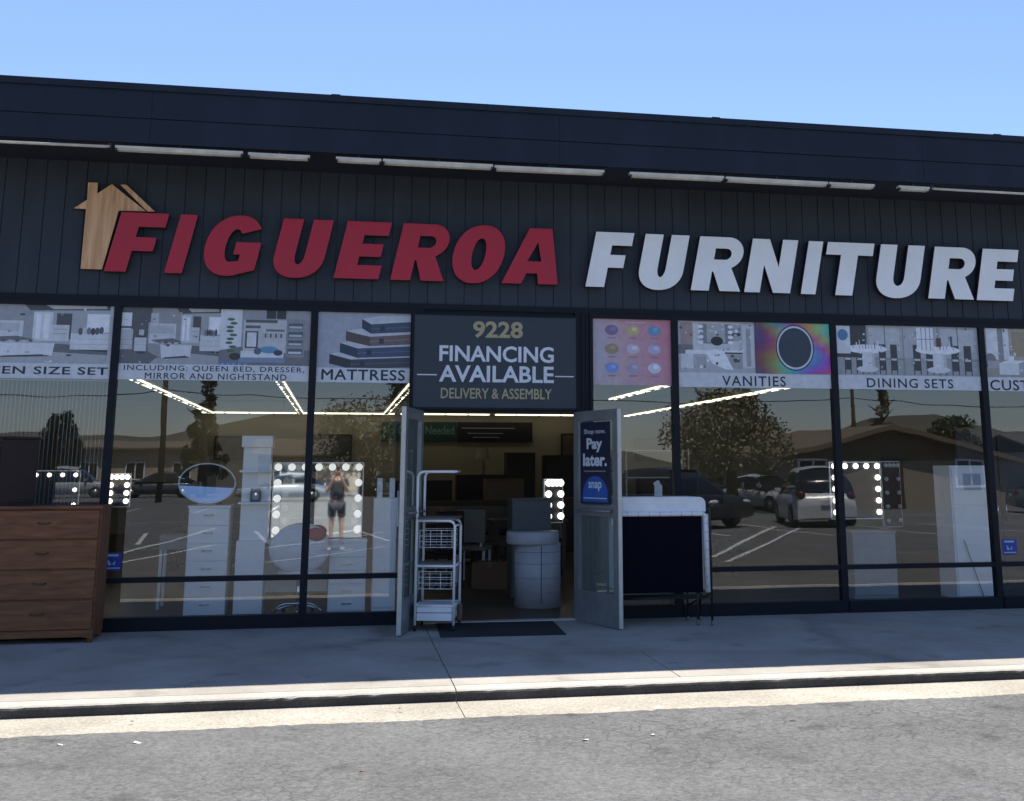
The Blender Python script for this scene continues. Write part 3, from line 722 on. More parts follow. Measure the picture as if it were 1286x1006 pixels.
# vanities banner
A, fin = banner(3.73, 5.565, "banner reading VANITIES with a makeup room picture and an iridescent panel", [("VANITIES", 4.245, 5.01, 2.612, 2.728)], 0, 0, .012, band=.165, spacing=1.15)
v0 = A.band
A.rect(0, v0, .5, 1, .46)
A.rect(.02, .62, .10, .98, (.36, .28, .27)); A.rect(.0, .5, .12, .64, .22); A.rect(.10, .55, .40, .98, .56); A.rect(.14, .66, .36, .96, .26); A.rect(.19, .68, .31, .96, .42)
for k in range(4):
    A.ell(.15, .68+.08*k, .018, .028, .85); A.ell(.345, .68+.08*k, .018, .028, .85)
A.ell(.255, .70, .04, .07, .05); A.rect(.05, .50, .42, .56, .70); A.rect(.27, .505, .42, .53, .08); A.rect(.33, .28, .42, .50, .36); A.rect(.36, .38, .40, .44, .12); A.rect(.02, .28, .10, .5, .60)
A.rect(.42, .30, .50, .96, .55); A.rect(.445, .32, .475, .9, .36); A.rect(.36, .7, .42, .95, .4); A.rect(.37, .78, .41, .83, .1)
A.poly([(.18, .52), (.24, .58), (.30, .54), (.36, .26), (.34, .24), (.22, .36)], .78); A.rect(.12, .3, .18, .46, .4); A.rect(0, v0, .5, .27, .44)
for k in range(40):
    a, b_ = random.random()*.47, .24+random.random()*.7; A.rect(a, b_, a+random.uniform(.004, .02), b_+random.uniform(.01, .05), random.choice([.12, .3, .6, .75]))
n0 = len(A.it)
for i in range(12):
    for j in range(6):
        def hc(u, v):
            h = (u*1.3+.35*v+.25*math.sin(6*v+3*u)); a = (.5+.5*math.cos(6.28*(h+.62)), .45+.45*math.cos(6.28*(h+.30)), .55+.45*math.cos(6.28*(h+.02)))
            d = max(0, 1-abs(u-.05)*2.6)
            return tuple((.06+.50*x)*(1-.75*d)+.03*d for x in a)
        uu = [.505+.495*(i+p)/12 for p in (0, 1)]; vv = [v0+(1-v0)*(j+p)/6 for p in (0, 1)]
        p = [(uu[0], vv[0]), (uu[1], vv[0]), (uu[1], vv[1]), (uu[0], vv[1])]
        A.it.append((p, [hc((q[0]-.505)/.495, (q[1]-v0)/(1-v0)) for q in p]))
# all gradient cells share one layer
cells = A.it[n0:]; A.it = A.it[:n0]
A.cells = cells
A.poly([(.505, v0), (1, v0), (1, 1), (.505, 1)], (.08, .08, .2))
_b = Art.build
def build_cells(parent, y):
    bm = bmesh.new(); cl = bm.loops.layers.float_color.new("Col"); x0, x1, z0, z1 = A.X
    for pts, c in cells:
        f = bm.faces.new([bm.verts.new((x0+u*(x1-x0), y, z0+v*(z1-z0))) for u, v in pts])
        for k, lp in enumerate(f.loops): lp[cl] = (*c[k], 1)
    me = bpy.data.meshes.new("iridescent_panel"); bm.to_mesh(me); bm.free(); me.materials.append(ART)
    o = bpy.data.objects.new("iridescent_panel", me); COL.objects.link(o); o.parent = parent
fin()
vt = [o for o in COL.objects if o.get("label", "").startswith("banner reading VANITIES")][0]
build_cells(vt, -.0165)
A3 = Art(*A.X, -.0170)
A3.ell(.765, .62, .128, .355, (.03, .04, .06), 30); A3.ell(.765, .62, .12, .335, (.62, .62, .72), 30); A3.ell(.765, .62, .110, .305, (.035, .05, .075), 30)
A3.build("oval_print", vt)
A, fin = banner(5.645, 7.46, "banner reading DINING SETS with two dining room pictures", [("DINING SETS", 6.005, 7.10, 2.616, 2.725)], 0, 0, .012, band=.165, spacing=1.15)
dining(A, 0, .47, A.band); A.rect(.0, .55, .10, .98, .62); A.ell(.05, .84, .035, .09, (.10, .22, .42)); dining(A, .47, 1, A.band, .55)
A.rect(.56, .62, .68, .98, .7)
for k in range(3): A.rect(.595+.03*k, .62, .60+.03*k, .98, .25)
A.rect(.56, .79, .68, .80, .25); A.rect(.70, .68, .735, .82, (.13, .06, .07)); A.rect(.80, .7, .815, .85, (.1, .12, .2)); A.rect(.0, 0, 1, .05, .5)
fin()
A, fin = banner(7.54, 9.38, "living room banner starting with CUSTOM at the right picture edge", [("CUSTOM", 7.585, 8.42, 2.605, 2.725)], 0, 0, -.015, band=.165, spacing=1.08)
v0 = A.band
A.rect(0, v0, 1, 1, (.42, .38, .33)); A.rect(.02, .5, .1, 1, .66); A.rect(.14, .5, .18, 1, .64); A.rect(.10, .5, .14, 1, .3); A.rect(.20, .55, .6, .95, (.34, .28, .20)); A.rect(0, v0, 1, .5, (.34, .31, .28))
A.bx(.10, .26, .14, .18, .06, .05, .62); A.bx(.3, .3, .3, .2, .05, .08, .4); A.ell(.04, .5, .04, .1, .25); A.rect(.02, .36, .1, .48, .4); A.rect(.17, .46, .21, .56, .7)
for k in range(40):
    a, b_ = random.random()*.9, .24+random.random()*.7; A.rect(a, b_, a+random.uniform(.004, .02), b_+random.uniform(.01, .05), random.choice([.12, .3, .6, .75]))
fin()

# door poster on the right leaf (stuck to the pane, turned with it)
t = thing("door_poster", "narrow dark blue poster on the right door reading Shop now Pay later", "poster", (2.54, -.03, .118), ANG_R)
MI = -1   # the face seen from the street is the leaf's local -y side
def dpx(x): return x
b = B(); b.box(.145, .715, -.028, -.0232, 1.215, 2.06)
b.build("sheet", mat("poster_navy", (0.010, 0.016, 0.045), 0.4), t)
def dtext(body, x0, x1, z0, z1, m, bold): lettering(body, x0, x1, z0, z1, -.0288, m, t, bold)
dtext("Shop now.", .22, .63, 1.925, 1.99, mat("grey_ink", (.45, .47, .52), .5), .03)
dtext("Pay", .27, .57, 1.745, 1.895, WINK, .035); dtext("later.", .20, .655, 1.60, 1.735, WINK, .035)
b = B(); b.box(.22, .63, -.0292, -.0284, 1.545, 1.555); b.build("small_print", GREYP, t)
b = B(); pts = [(.19, 1.235), (.67, 1.235)] + [(.43+.24*math.cos(a), 1.30+.20*math.sin(a)) for a in [math.pi*i/16 for i in range(17)]]
b.prism(pts, -.0296, -.0284); b.build("blue_arch", mat("arch_blue", (0.02, 0.10, 0.42), 0.4), t)
lettering("snap", .305, .555, 1.345, 1.44, -.030, WINK, t, .02)
b = B(); b.box(.21, .65, -.0303, -.0297, 1.268, 1.277); b.build("rule_line", WINK, t)

# blue window stickers
for x, z, lab in ((-2.17, .79, "small round cornered blue sticker on glass beside the brown dresser"), (7.68, .80, "small blue sticker with white backing on the rightmost window")):
    t = thing("window_sticker", lab, "sticker", (x, -.0, z-.09), 0)
    b = B()
    pts = []
    for cx, cz, a in ((.075, .16, 0), (-.075, .16, 90), (-.075, .02, 180), (.075, .02, 270)):
        for k in range(5): pts.append((cx+.018*math.cos(R(a+k*22.5)), cz+.018*math.sin(R(a+k*22.5))))
    b.prism(pts, -.004, -.0012); b.build("sheet", STICK, t)
    b = B(); b.box(-.065, .06, -.0052, -.0042, .140, .162); b.box(-.075, .08, -.0052, -.0042, .022, .034)
    b.prism([(-.035, .10), (.0, .065), (.035, .10), (.028, .055), (.012, .055), (0, .075), (-.012, .055), (-.028, .055)][::-1], -.0052, -.0042)
    b.prism([(-.04, .115), (-.015, .085), (-.02, .06), (-.035, .06)], -.0056, -.0053)
    b.build("print_mark", mat("sticker_white", (.42, .46, .62), .5), t)

# ================================================================== THINGS ON THE SIDEWALK
def zs_walk(y): return .125 + y*.0133
# --- dresser
t = thing("dresser", "reddish brown four drawer dresser standing on the sidewalk at the left edge", "dresser", (-2.675, -.66, zs_walk(-.5)))
x0, x1, d, H = -.50, .50, .46, 1.235
b = B(); b.box(x0, x1, .012, d, .075, H-.03, bev=.002); b.build("carcass", WOOD, t)
b = B(); b.box(x0-.012, x1+.012, -.018, d+.005, H-.0295, H, bev=.006); b.build("top", WOOD, t)
dh = (H-.03-.115)/4
for i in range(4):
    z0 = .115+i*dh
    b = B(); b.box(x0+.006, x1-.018, -.012, .0115, z0+.006, z0+dh-.012, bev=.004); dr_ = b.build("drawer", WOOD, t)
    b = B(); b.tube([(-.055, -.012, z0+dh*.55), (-.05, -.034, z0+dh*.55-.004), (0, -.038, z0+dh*.55-.010), (.05, -.034, z0+dh*.55-.004), (.055, -.012, z0+dh*.55)], .006, 8)
    b.build("handle", mat("dull_brass", (.10, .07, .045), .45, metal=.6), dr_)
b = B(); b.box(x0, x1, -.002, .0118, .05, .112); b.box(x1-.02, x1, .0125, d, .05, .0748)
b.prism([(x0, .03), (x0+.06, .03), (x0+.1, .05), (x1-.1, .05), (x1-.06, .03), (x1, .03), (x1, .0498), (x0, .0498)], -.002, .0118); b.build("plinth", WOOD, t)
for (fx, fy) in ((x0+.04, .03), (x1-.03, .03), (x0+.04, d-.05), (x1-.03, d-.05)):
    b = B(); b.lathe([(0, 0), (.022, 0), (.028, .03), (.028, .0495), (0, .0495)], (fx, fy, 0), 12); b.build("foot", WOOD, t)
# --- small dark cabinet stacked on the dresser
t = thing("cabinet", "very dark brown small cabinet resting on top of the sidewalk dresser", "cabinet", (-3.13, -.40, zs_walk(-.5)+1.236), R(-42))
b = B(); b.box(-.25, .21, -.19, .19, .03, .62, bev=.003); b.build("carcass", DWOOD, t)
b = B(); b.box(-.265, .225, -.21, .20, .6205, .645, bev=.005); b.build("top", DWOOD, t)
for i in range(2):
    b = B(); b.box(-.235, .195, -.204, -.1905, .05+i*.28, .315+i*.28, bev=.003); q = b.build("drawer", DWOOD, t)
    b = B(); b.ball((-.02, -.213, .18+i*.28), .014); b.build("knob", mat("dull_brass", (.10, .07, .045)), q)
b = B(); b.box(-.24, .20, -.18, .18, 0, .0295); b.build("plinth", DWOOD, t)

# --- rolling cart
t = thing("rolling_cart", "white metal rolling cart with wire baskets parked beside the open left door", "cart", (1.045, -.36, zs_walk(-.36)), R(-14))
CW, CD = .385, .42
hx, hy = CW/2, CD/2
rt = .0135
def cpath(pts, rr=.07):
    out = []
    for i, p in enumerate(pts):
        p = Vector(p)
        if 0 < i < len(pts)-1:
            a = (Vector(pts[i-1])-p).normalized(); c = (Vector(pts[i+1])-p).normalized()
            for k in range(6):
                u = k/5; out.append(p + a*rr*(1-u)**2 + c*rr*u**2)
        else: out.append(p)
    return out
b = B()
b.tube(cpath([(-hx, -hy, .055), (-hx, -hy, 1.545), (hx*.9, -hy, 1.545)]), rt); b.tube(cpath([(-hx, hy, .055), (-hx, hy, 1.545), (hx*.9, hy, 1.545)]), rt)
b.tube([(hx*.9, -hy, 1.545), (hx*.9, hy, 1.545)], rt)
b.tube(cpath([(-hx, -hy, 1.06), (hx, -hy, 1.06), (hx, -hy, .055)]), rt); b.tube(cpath([(-hx, hy, 1.06), (hx, hy, 1.06), (hx, hy, .055)]), rt)
for z in (.62, .24):
    for s in (-1, 1):
        b.tube([(-hx, s*hy, z), (hx, s*hy, z)], rt*.9); b.tube([(s*hx, -hy, z), (s*hx, hy, z)], rt*.9)
for s in (-1, 1): b.tube([(s*hx, -hy, 1.06-(.05 if s > 0 else 0)), (s*hx, hy, 1.06-(.05 if s > 0 else 0))], rt*.8)
b.build("frame", WMETAL, t)
b = B(); b.box(-hx-.01, hx+.012, -hy-.012, hy+.012, 1.074, 1.094, bev=.004); b.build("worktop", mat("cart_top", (.10, .095, .09), .5), t)
b = B(); b.box(-hx+.015, hx-.015, -hy+.015, hy-.015, .632, .646); b.build("middle_shelf", mat("cart_shelf", (.12, .115, .11), .5), t)
for zb in (.40, .80):
    b = B()
    for k in range(4):
        z = zb+.055*k; b.tube([(-hx+.03, -hy+.02, z), (hx-.03, -hy+.02, z), (hx-.03, hy-.02, z), (-hx+.03, hy-.02, z)], .0035, 6, closed=True)
    for k in range(4):
        x = -hx+.03+(CW-.06)*k/3; b.tube([(x, -hy+.017, zb+.165), (x, -hy+.017, zb-.003), (x, hy-.017, zb-.003), (x, hy-.017, zb+.165)], .003, 6)
    b.build("wire_basket", WMETAL, t)
for i in range(2):
    b = B(); b.box(-hx+.016, hx-.016, -hy-.004, hy-.02, .098+.078*i, .170+.078*i, bev=.004); b.build("drawer", WMETAL, t)
b = B(); b.box(hx+.015, hx+.035, hy-.1, hy-.02, .07, .22, bev=.004); b.build("side_tag", mat("cardboard", (.22, .13, .07), .8), t)
for sx in (-1, 1):
    for sy in (-1, 1):
        b = B(); b.lathe([(0, -.012), (.024, -.012), (.027, 0), (.024, .012), (0, .012)], (sx*hx, sy*hy, .027), 14, axis='x'); b.tube([(sx*hx, sy*hy, .03), (sx*hx, sy*hy, .058)], .008); b.build("caster", BLACK, t)

# --- rollaway folding bed
t = thing("folding_bed", "folded rollaway bed with black cover and white piped mattress behind the right door", "bed", (3.33, -.5, zs_walk(-.5)))
def U(x): return x-3.33
b = B()
prof = []
for (cx, cz, a) in ((.395, 1.215, 0), (-.44, 1.215, 90)):
    for k in range(8): prof.append((cx+.07*math.cos(R(a+90*k/7)), cz+.07*math.sin(R(a+90*k/7))))
b.prism(prof[:8]+prof[8:]+[(-.51, 1.135), (.465, 1.135)], -.17, .28)
b.build("mattress_top", WFAB, t)
b = B(); b.box(-.50, .415, -.185, -.15, .33, 1.10, bev=.006); b.build("black_cover", BMESH, t)
b = B(); b.box(-.49, .45, -.148, .25, .34, 1.13, bev=.03); b.build("folded_mattress", WFAB, t)
b = B()
pth = cpath([(-.505, -.188, .33), (-.505, -.188, 1.115), (.452, -.188, 1.115), (.468, -.188, .33)], .05)
b.tube(pth, .024, 10); b.tube([(.472, -.17, .335), (.462, -.17, 1.11)], .030, 10)
for k in range(14): pass
b.build("piping", WFAB, t)
b = B()
for k in range(9): b.tube([(-.50+.115*k, -.212, 1.09), (-.50+.115*k, -.205, 1.138)], .003, 6)
for k in range(8): b.tube([(.44, -.211, 1.02-.09*k), (.49, -.205, 1.02-.09*k)], .003, 6)
b.build("piping_stitch", mat("stitch_grey", (.2, .2, .22)), t)
b = B()
b.tube(cpath([(.50, -.19, .05), (.50, -.19, 1.20), (.50, .2, 1.20), (.50, .2, .05)], .05), .013)
b.tube([(-.50, -.1, .27), (.50, -.1, .27)], .014); b.tube([(-.50, .12, .27), (.50, .12, .27)], .014); b.tube([(.36, -.15, .06), (.36, -.15, .40)], .013); b.tube([(.36, .2, .06), (.36, .2, .40)], .013)
b.tube(cpath([(-.50, -.19, .05), (-.50, -.19, 1.1), (-.50, .2, 1.1), (-.50, .2, .05)], .05), .013); b.tube([(.50, -.19, .32), (.36, .2, .16)], .009)
b.build("bed_frame", BLACK, t)
for x in (-.50, .36, .50):
    for y in (-.19, .2):
        yy = -.15 if (x == .36 and y < 0) else y
        b = B(); b.lathe([(0, -.011), (.022, -.011), (.024, 0), (.022, .011), (0, .011)], (x, yy, .024), 12, axis='x'); b.build("caster", mat("caster_grey", (.15, .15, .15), .5), t)
# --- door mat
b = B(Matrix.Rotation(R(-2), 4, 'Z')); 
for k in range(1): b.box(-.62, .60, -.45, .43, .0, .010, bev=.004)
o = b.build("door_mat", RUBBER); o.location = (1.66, -.53, zs_walk(-.53)-.001); o.rotation_euler = (R(.76), 0, 0)
tag(o, "thin dark rubber mat lying in front of the open doorway", "mat")
# --- bits of litter
spots = [(-1.62, -4.31, .012), (-1.17, -4.35, .012), (1.60, -4.83, .012), (2.3, -4.0, .02), (3.9, -3.9, .02), (2.05, -4.78, .012), (-1.3, -3.75, .02), (.5, -3.7, .02), (.2, -5.3, .012), (3.1, -4.55, .012)]
for i, (x, y, z) in enumerate(spots):
    b = B(); s = random.uniform(.010, .024); b.bm.faces.new([b.v((s*(1+.5*random.random())*math.cos(a), s*math.sin(a)*.8, .003+.012*random.random())) for a in (0, 1.2, 2.1, 3.0, 4.1, 5.2)])
    bmesh.ops.triangulate(b.bm, faces=b.bm.faces[:])
    o = b.build("paper_scrap", mat("litter_white", (.6, .59, .55), .8) if i < 6 else mat("leaf_brown", (.16, .09, .05), .8)); o.location = (x, y, z)
    tag(o, "tiny crumpled white scrap lying on the sunlit asphalt or gutter" if i < 6 else "tiny dry brown leaf lying by the curb", "litter", "white scraps on the pavement" if i < 6 else "dry leaves by the curb")

# ================================================================== INSIDE THE STORE
ZI = .128
# ceiling lights: twin tube strips
def ceil_light(x, y, L, along, label, group):
    t = thing("ceiling_light", label, "light", (x, y, 3.05), 0 if along == 'x' else R(90), group)
    b = B(); b.box(-L/2, L/2, -.08, .08, .022, .07, bev=.004); b.build("housing", EAVEL, t)
    for q in (-.035, .035):
        b = B(); b.tube([(-L/2+.04, q*1.5, .005), (L/2-.04, q*1.5, .005)], .015, 8); b.build("tube", TUBE, t)
    for k in range(1, 4):
        b = B(); b.box(-L/2+L*k/4-.02, -L/2+L*k/4+.02, -.062, .062, -.022, .0215); b.build("louver_bar", BLACK, t)
    for s in (-.35, .35):
        b = B(); b.tube([(s*L, 0, .071), (s*L, 0, .31)], .006, 6); b.build("hanger", BLACK, t)
for xr, lab in ((-3.15, "twin tube ceiling light in the leftmost row running into the store"), (-.95, "twin tube ceiling light in the row above the white vanity"), (1.17, "twin tube ceiling light in the row over the doorway aisle"), (5.38, "twin tube ceiling light in the row behind the pink poster"), (7.55, "twin tube ceiling light in the row behind the vanities banner")):
    y = 5.2
    k = 0
    while y < (9.4 if xr == 5.38 else 16):
        ceil_light(xr, y+1.2, 2.36, 'y', lab + ", " + ["nearest the street", "second from the street", "third from the street", "fourth from the street", "farthest from the street"][k], "ceiling lights running into the store"); y += 2.44; k += 1
x = -3.4
for lab in ("leftmost of the cross row along the back wall", "second from the left along the back wall", "over the doorway signs along the back wall", "rightmost of the cross row along the back wall"):
    ceil_light(x+1.2, 17.05, 2.36, 'x', "twin tube ceiling light, " + lab, "ceiling lights along the back wall"); x += 2.44

def bulb_mirror(name, label, loc, W, H, rz, cols, lit, panel=MIRROR, cat="mirror", r=.036, tilt=0, top=True, bottom=False):
    t = thing(name, label, cat, loc, rz)
    b = B(); b.box(-W/2, W/2, 0, .04, 0, H, bev=.004); b.build("frame", WLACQ, t)
    b = B(); b.face([(-W/2+.012, -.002, .012), (W/2-.012, -.002, .012), (W/2-.012, -.002, H-.012), (-W/2+.012, -.002, H-.012)]); b.build("mirror_glass", panel, t)
    pos = []
    for s in (-1, 1):
        n = cols
        for k in range(n): pos.append((s*(W/2-.055), .09+(H-.145)*k/(n-1)))
    if top:
        n = max(3, int(W/.16))
        for k in range(1, n): pos.append((-W/2+.055+(W-.11)*k/n, H-.055))
    for (x, z) in pos:
        b = B(); b.ball((x, -.030, z), r, 14); b.build("bulb", BULB if lit else (WLACQ if lit is None else FROST), t)
    return t
def drawers(name, label, loc, W, D, H, n, m, rz=0, cat="drawers", knob=True, parts=True, group=None):
    t = thing(name, label, cat, loc, rz, group)
    b = B(); b.box(-W/2, W/2, .016, D, .0, H-.022, bev=.002); b.build("carcass", m, t)
    b = B(); b.box(-W/2-.008, W/2+.008, -.004, D+.004, H-.0215, H, bev=.003); b.build("top", m, t)
    h = (H-.06)/n
    for i in range(n):
        b = B(); b.box(-W/2+.006, W/2-.006, .0, .0155, .03+i*h+.006, .03+(i+1)*h-.006, bev=.004); q = b.build("drawer", m, t)
        if knob: 
            b = B(); b.tube([(-.05, 0, .03+(i+.62)*h), (-.05, -.024, .03+(i+.62)*h), (.05, -.024, .03+(i+.62)*h), (.05, 0, .03+(i+.62)*h)], .006, 6); b.build("handle", CHROME, q)
    return t
# tall drawer unit with the oval mirror on it
drawers("drawer_tower", "white six drawer tower in the left shop window under the oval mirror", (-1.345, .78, ZI), .43, .40, 1.175, 6, WLACQ)
t = thing("oval_mirror", "oval tilted mirror with thin white rim on the white drawer tower", "mirror", (-1.40, .93, ZI+1.178), R(4))
T = Matrix.Translation((0, 0, .235)) @ Matrix.Rotation(R(-25.4), 4, 'X') @ Matrix.Rotation(R(5), 4, 'Y')
b = B(T); b.face([(.294*math.cos(2*math.pi*k/48), -.004, .294*.78*math.sin(2*math.pi*k/48)) for k in range(48)]); b.build("mirror_glass", MIRROR, t)
b = B(T); b.tube([(.298*math.cos(a), 0, .298*.78*math.sin(a)) for a in [2*math.pi*k/40 for k in range(40)]], .010, 8, closed=True); b.face([(.296*math.cos(2*math.pi*k/48), .006, .296*.78*math.sin(2*math.pi*k/48)) for k in range(48)]); b.build("rim", WLACQ, t)
b = B(); b.tube([(0, .06, .24), (0, .10, .02)], .012); b.lathe([(0, 0), (.11, 0), (.10, .015), (0, .018)], (0, .06, 0), 20); b.build("stand", WLACQ, t)
# shelf tower
t = thing("shelf_tower", "narrow white shelf tower in the left shop window with a small dark frame", "shelf", (-.89, .75, ZI))
b = B(); b.box(-.155, .145, .01, .36, 0, .80, bev=.002); b.build("lower_cabinet", WLACQ, t)
b = B(); b.box(-.13, .165, .06, .36, .801, 1.80); b.box(-.15, .18, .0, .37, 1.801, 1.925, bev=.004); b.build("upper_cabinet", WLACQ, t)
for z in (1.19, 1.53):
    b = B(); b.box(-.155, .19, -.03, .059, z, z+.022); b.build("shelf", WLACQ, t)
b = B(); b.box(-.03, .08, -.02, .0, 1.2125, 1.36, bev=.003); b.build("photo_frame", mat("frame_grey", (.10, .11, .13), .4), t)
b = B(); b.box(-.01, .06, -.0215, -.0203, 1.235, 1.34); b.build("photo", GREYP, t)
# vanity with bulb mirror
t = thing("vanity_desk", "white makeup vanity desk with a drawer stack in the left shop window", "vanity", (-.215, .95, ZI))
b = B(); b.box(-.575, .575, .0, .45, .755, .79, bev=.003); b.build("desktop", WLACQ, t)
b = B(); b.box(-.57, -.535, .01, .44, 0, .754); b.box(-.534, .15, .40, .44, .2, .754); b.build("side_panel", WLACQ, t)
b = B(); b.box(.16, .57, .02, .44, 0, .754, bev=.002); b.build("drawer_case", WLACQ, t)
for i in range(5):
    b = B(); b.box(.166, .564, .003, .019, .03+i*.143, .168+i*.143, bev=.003); q = b.build("drawer", WLACQ, t)
    b = B(); b.box(.31, .42, -.016, .0025, .098+i*.143, .110+i*.143); b.build("pull", CHROME, q)
bulb_mirror("bulb_mirror", "wide makeup mirror with white bulbs around it on the white vanity desk", (-.205, 1.12, ZI+.80), 1.01, .84, R(0), 5, False, r=.042)
# round backed chair
t = thing("vanity_chair", "white padded round backed chair with a red pad and chrome base before the vanity", "chair", (-.375, .72, ZI), R(0))
b = B(); b.ball((0, .10, .70), .30, 24, sz=(1.10, .20, .86)); b.build("backrest", mat("white_leather", (.76, .76, .77), .45), t)
b = B(); b.ball((.17, .058, .86), .09, 16, sz=(1.25, .25, .8)); b.build("red_pad", mat("red_pad", (.40, .03, .05), .6), t)
b = B(); b.lathe([(0, .40), (.22, .40), (.25, .43), (.22, .48), (0, .49)], (0, .30, 0), 24); b.build("seat", mat("white_leather", (1, 1, 1)), t)
b = B(); b.tube([(0, .28, .07), (0, .28, .40)], .025)
for k in range(5):
    a = R(-90+72*k); b.tube([(0, .28, .10), (.15*math.cos(a), .28+.15*math.sin(a), .085), (.27*math.cos(a), .28+.27*math.sin(a), .045)], [.018, .015, .012])
b.tube(cpath([(-.26, .05, .03), (-.18, .02, .14), (.18, .02, .14), (.26, .05, .03)], .08), .012)
b.build("base", CHROME, t)
for k in range(5):
    a = R(-90+72*k); b = B(); b.ball((.27*math.cos(a), .28+.27*math.sin(a), .024), .024, 10); b.build("caster", BLACK, t)
# tall white stand with two posts
t = thing("post_cabinet", "tall white cabinet with two short posts beside the left door", "cabinet", (.56, 1.0, ZI))
b = B(); b.box(-.135, .125, .0, .35, 0, 1.24, bev=.003); b.build("carcass", WLACQ, t)
for x in (-.075, .065):
    b = B(); b.box(x-.03, x+.03, .05, .11, 1.2405, 1.46, bev=.004); b.build("post", WLACQ, t)
b = B(); b.box(-.125, .115, -.014, -.0005, .05, 1.2, bev=.003); b.build("door", WLACQ, t)
# small desk far left
t = thing("side_desk", "small white open legged desk left of the white drawer tower", "desk", (-1.78, 1.7, ZI))
b = B(); b.box(-.19, .19, 0, .4, .66, .82, bev=.003); b.build("apron", GREYP, t)
for sx in (-1, 1):
    for y in (.02, .36):
        b = B(); b.box(sx*.17-.016, sx*.17+.016, y, y+.032, 0, .6595); b.build("leg", WLACQ, t)
# far lit mirrors, left
t = bulb_mirror("bulb_mirror", "small lit bulb mirror deep inside behind the left window post", (-3.21, 6.0, ZI+1.0), .34, .5, R(0), 4, True, panel=BLACK, r=.04)
bulb_mirror("bulb_mirror", "lit bulb mirror behind the vertical strings at the left edge", (-3.42, 2.6, ZI+1.05), .70, .5, R(8), 3, True, panel=BLACK, r=.026)
# string curtain behind the leftmost pane
b = B()
x = -4.2
while x < -2.34:
    b.box(x, x+.005, .10, .104, .3, 2.58); x += random.uniform(.032, .046)
b.box(-4.2, -2.34, .095, .109, 2.581, 2.60)
o = b.build("string_curtain", mat("string_grey", (.26, .27, .29), .7), None, (-3.27, .1, .3))
tag(o, "curtain of thin grey vertical strings behind the leftmost pane", "curtain")
# counter by the door: round-fronted
t = thing("reception_counter", "grey round fronted counter just inside the doorway on the right", "counter", (2.34, 1.15, ZI))
b = B(); b.lathe([(.0, .0), (.27, .0), (.27, .70), (.0, .70)], (0, .06, 0), 36); b.build("drum", CTR, t)
b = B(); b.lathe([(0, .701), (.30, .701), (.31, .72), (.31, .83), (.30, .845), (0, .845)], (-.055, .08, 0), 36); b.build("top", CTR, t)
for z in (.17, .33, .49, .62):
    b = B(); b.lathe([(.2705, -.003), (.2725, -.003), (.2725, .003), (.2705, .003)], (0, .06, z), 36); b.build("rib", GREYP, t)
b = B(); b.box(-.005, .0, -.218, -.2105, .05, .69); b.build("seam", BLACK, t)
drawers("grey_headboard_chest", "dark grey flat panel chest standing behind the round counter", (2.42, 2.1, ZI), .50, .4, 1.20, 3, mat("slate_panel", (.11, .12, .13), .5), knob=False, cat="chest")
bulb_mirror("bulb_mirror", "small brightly lit bulb mirror seen through the doorway", (2.87, 3.0, ZI+.85), .30, .58, R(20), 4, True, panel=BLACK, r=.045)
# right window
bulb_mirror("bulb_mirror", "lit makeup mirror with bulbs on three sides in the right windows", (6.52, 1.5, ZI+.93), .70, .72, R(0), 5, True, panel=BLACK, r=.036)
t = bulb_mirror("bulb_mirror", "unlit narrow bulb mirror beside the lit one in the right window", (7.27, 2.0, ZI+.80), .30, .86, R(8), 5, None, panel=BLACK, r=.03)
drawers("vanity_cabinet", "greyish white low cabinet below the lit mirror in the right window", (6.565, 1.15, ZI), .58, .45, .80, 1, GREYP, knob=False, cat="cabinet")
t = thing("panel_cabinet", "tall white panel cabinet standing near the right end window post", "cabinet", (7.77, .9, ZI))
b = B(); b.box(-.27, .27, .0, .4, 0, 1.60, bev=.003); b.build("carcass", WLACQ, t)
b = B(); b.box(-.25, .25, -.014, -.0005, .03, 1.10, bev=.003); b.box(-.25, .25, -.014, -.0005, 1.115, 1.58, bev=.003); b.build("door", WLACQ, t)
b = B(); b.box(-.10, .14, -.016, -.0145, 1.3, 1.5); b.build("inset", mat("inset_blue", (.40, .44, .52), .4), t)
b = B(); b.tube([(-.15, -.03, .7), (.06, -.03, .03)], .005, 6); b.build("cord", BLACK, t)
t = thing("wardrobe", "tall black wardrobe behind the rightmost window", "wardrobe", (8.6, 1.6, ZI))
b = B(); b.box(-.6, .6, 0, .55, 0, 2.1, bev=.004); b.build("carcass", BLACK, t)
for s in (-1, 1):
    b = B(); b.box(s*.30-.29, s*.30+.29, -.016, -.0005, .06, 2.06, bev=.003); q = b.build("door", BLACK, t)
    b = B(); b.tube([(s*.06, -.035, .9), (s*.06, -.035, 1.15)], .008); b.build("handle", CHROME, q)
t = thing("price_tag", "white price tag bottle shape hanging behind the right of the doorway", "tag", (3.62, .5, 1.36))
b = B(); b.prism([(-.045, 0), (.045, 0), (.045, .14), (.02, .17), (.01, .20), (-.01, .20), (-.06, .17), (-.045, .14)], 0, .006); b.build("card", WLACQ, t)
b = B(); b.tube([(0, .003, .20), (0, .003, 1.95)], .002, 5); b.build("thread", BLACK, t)
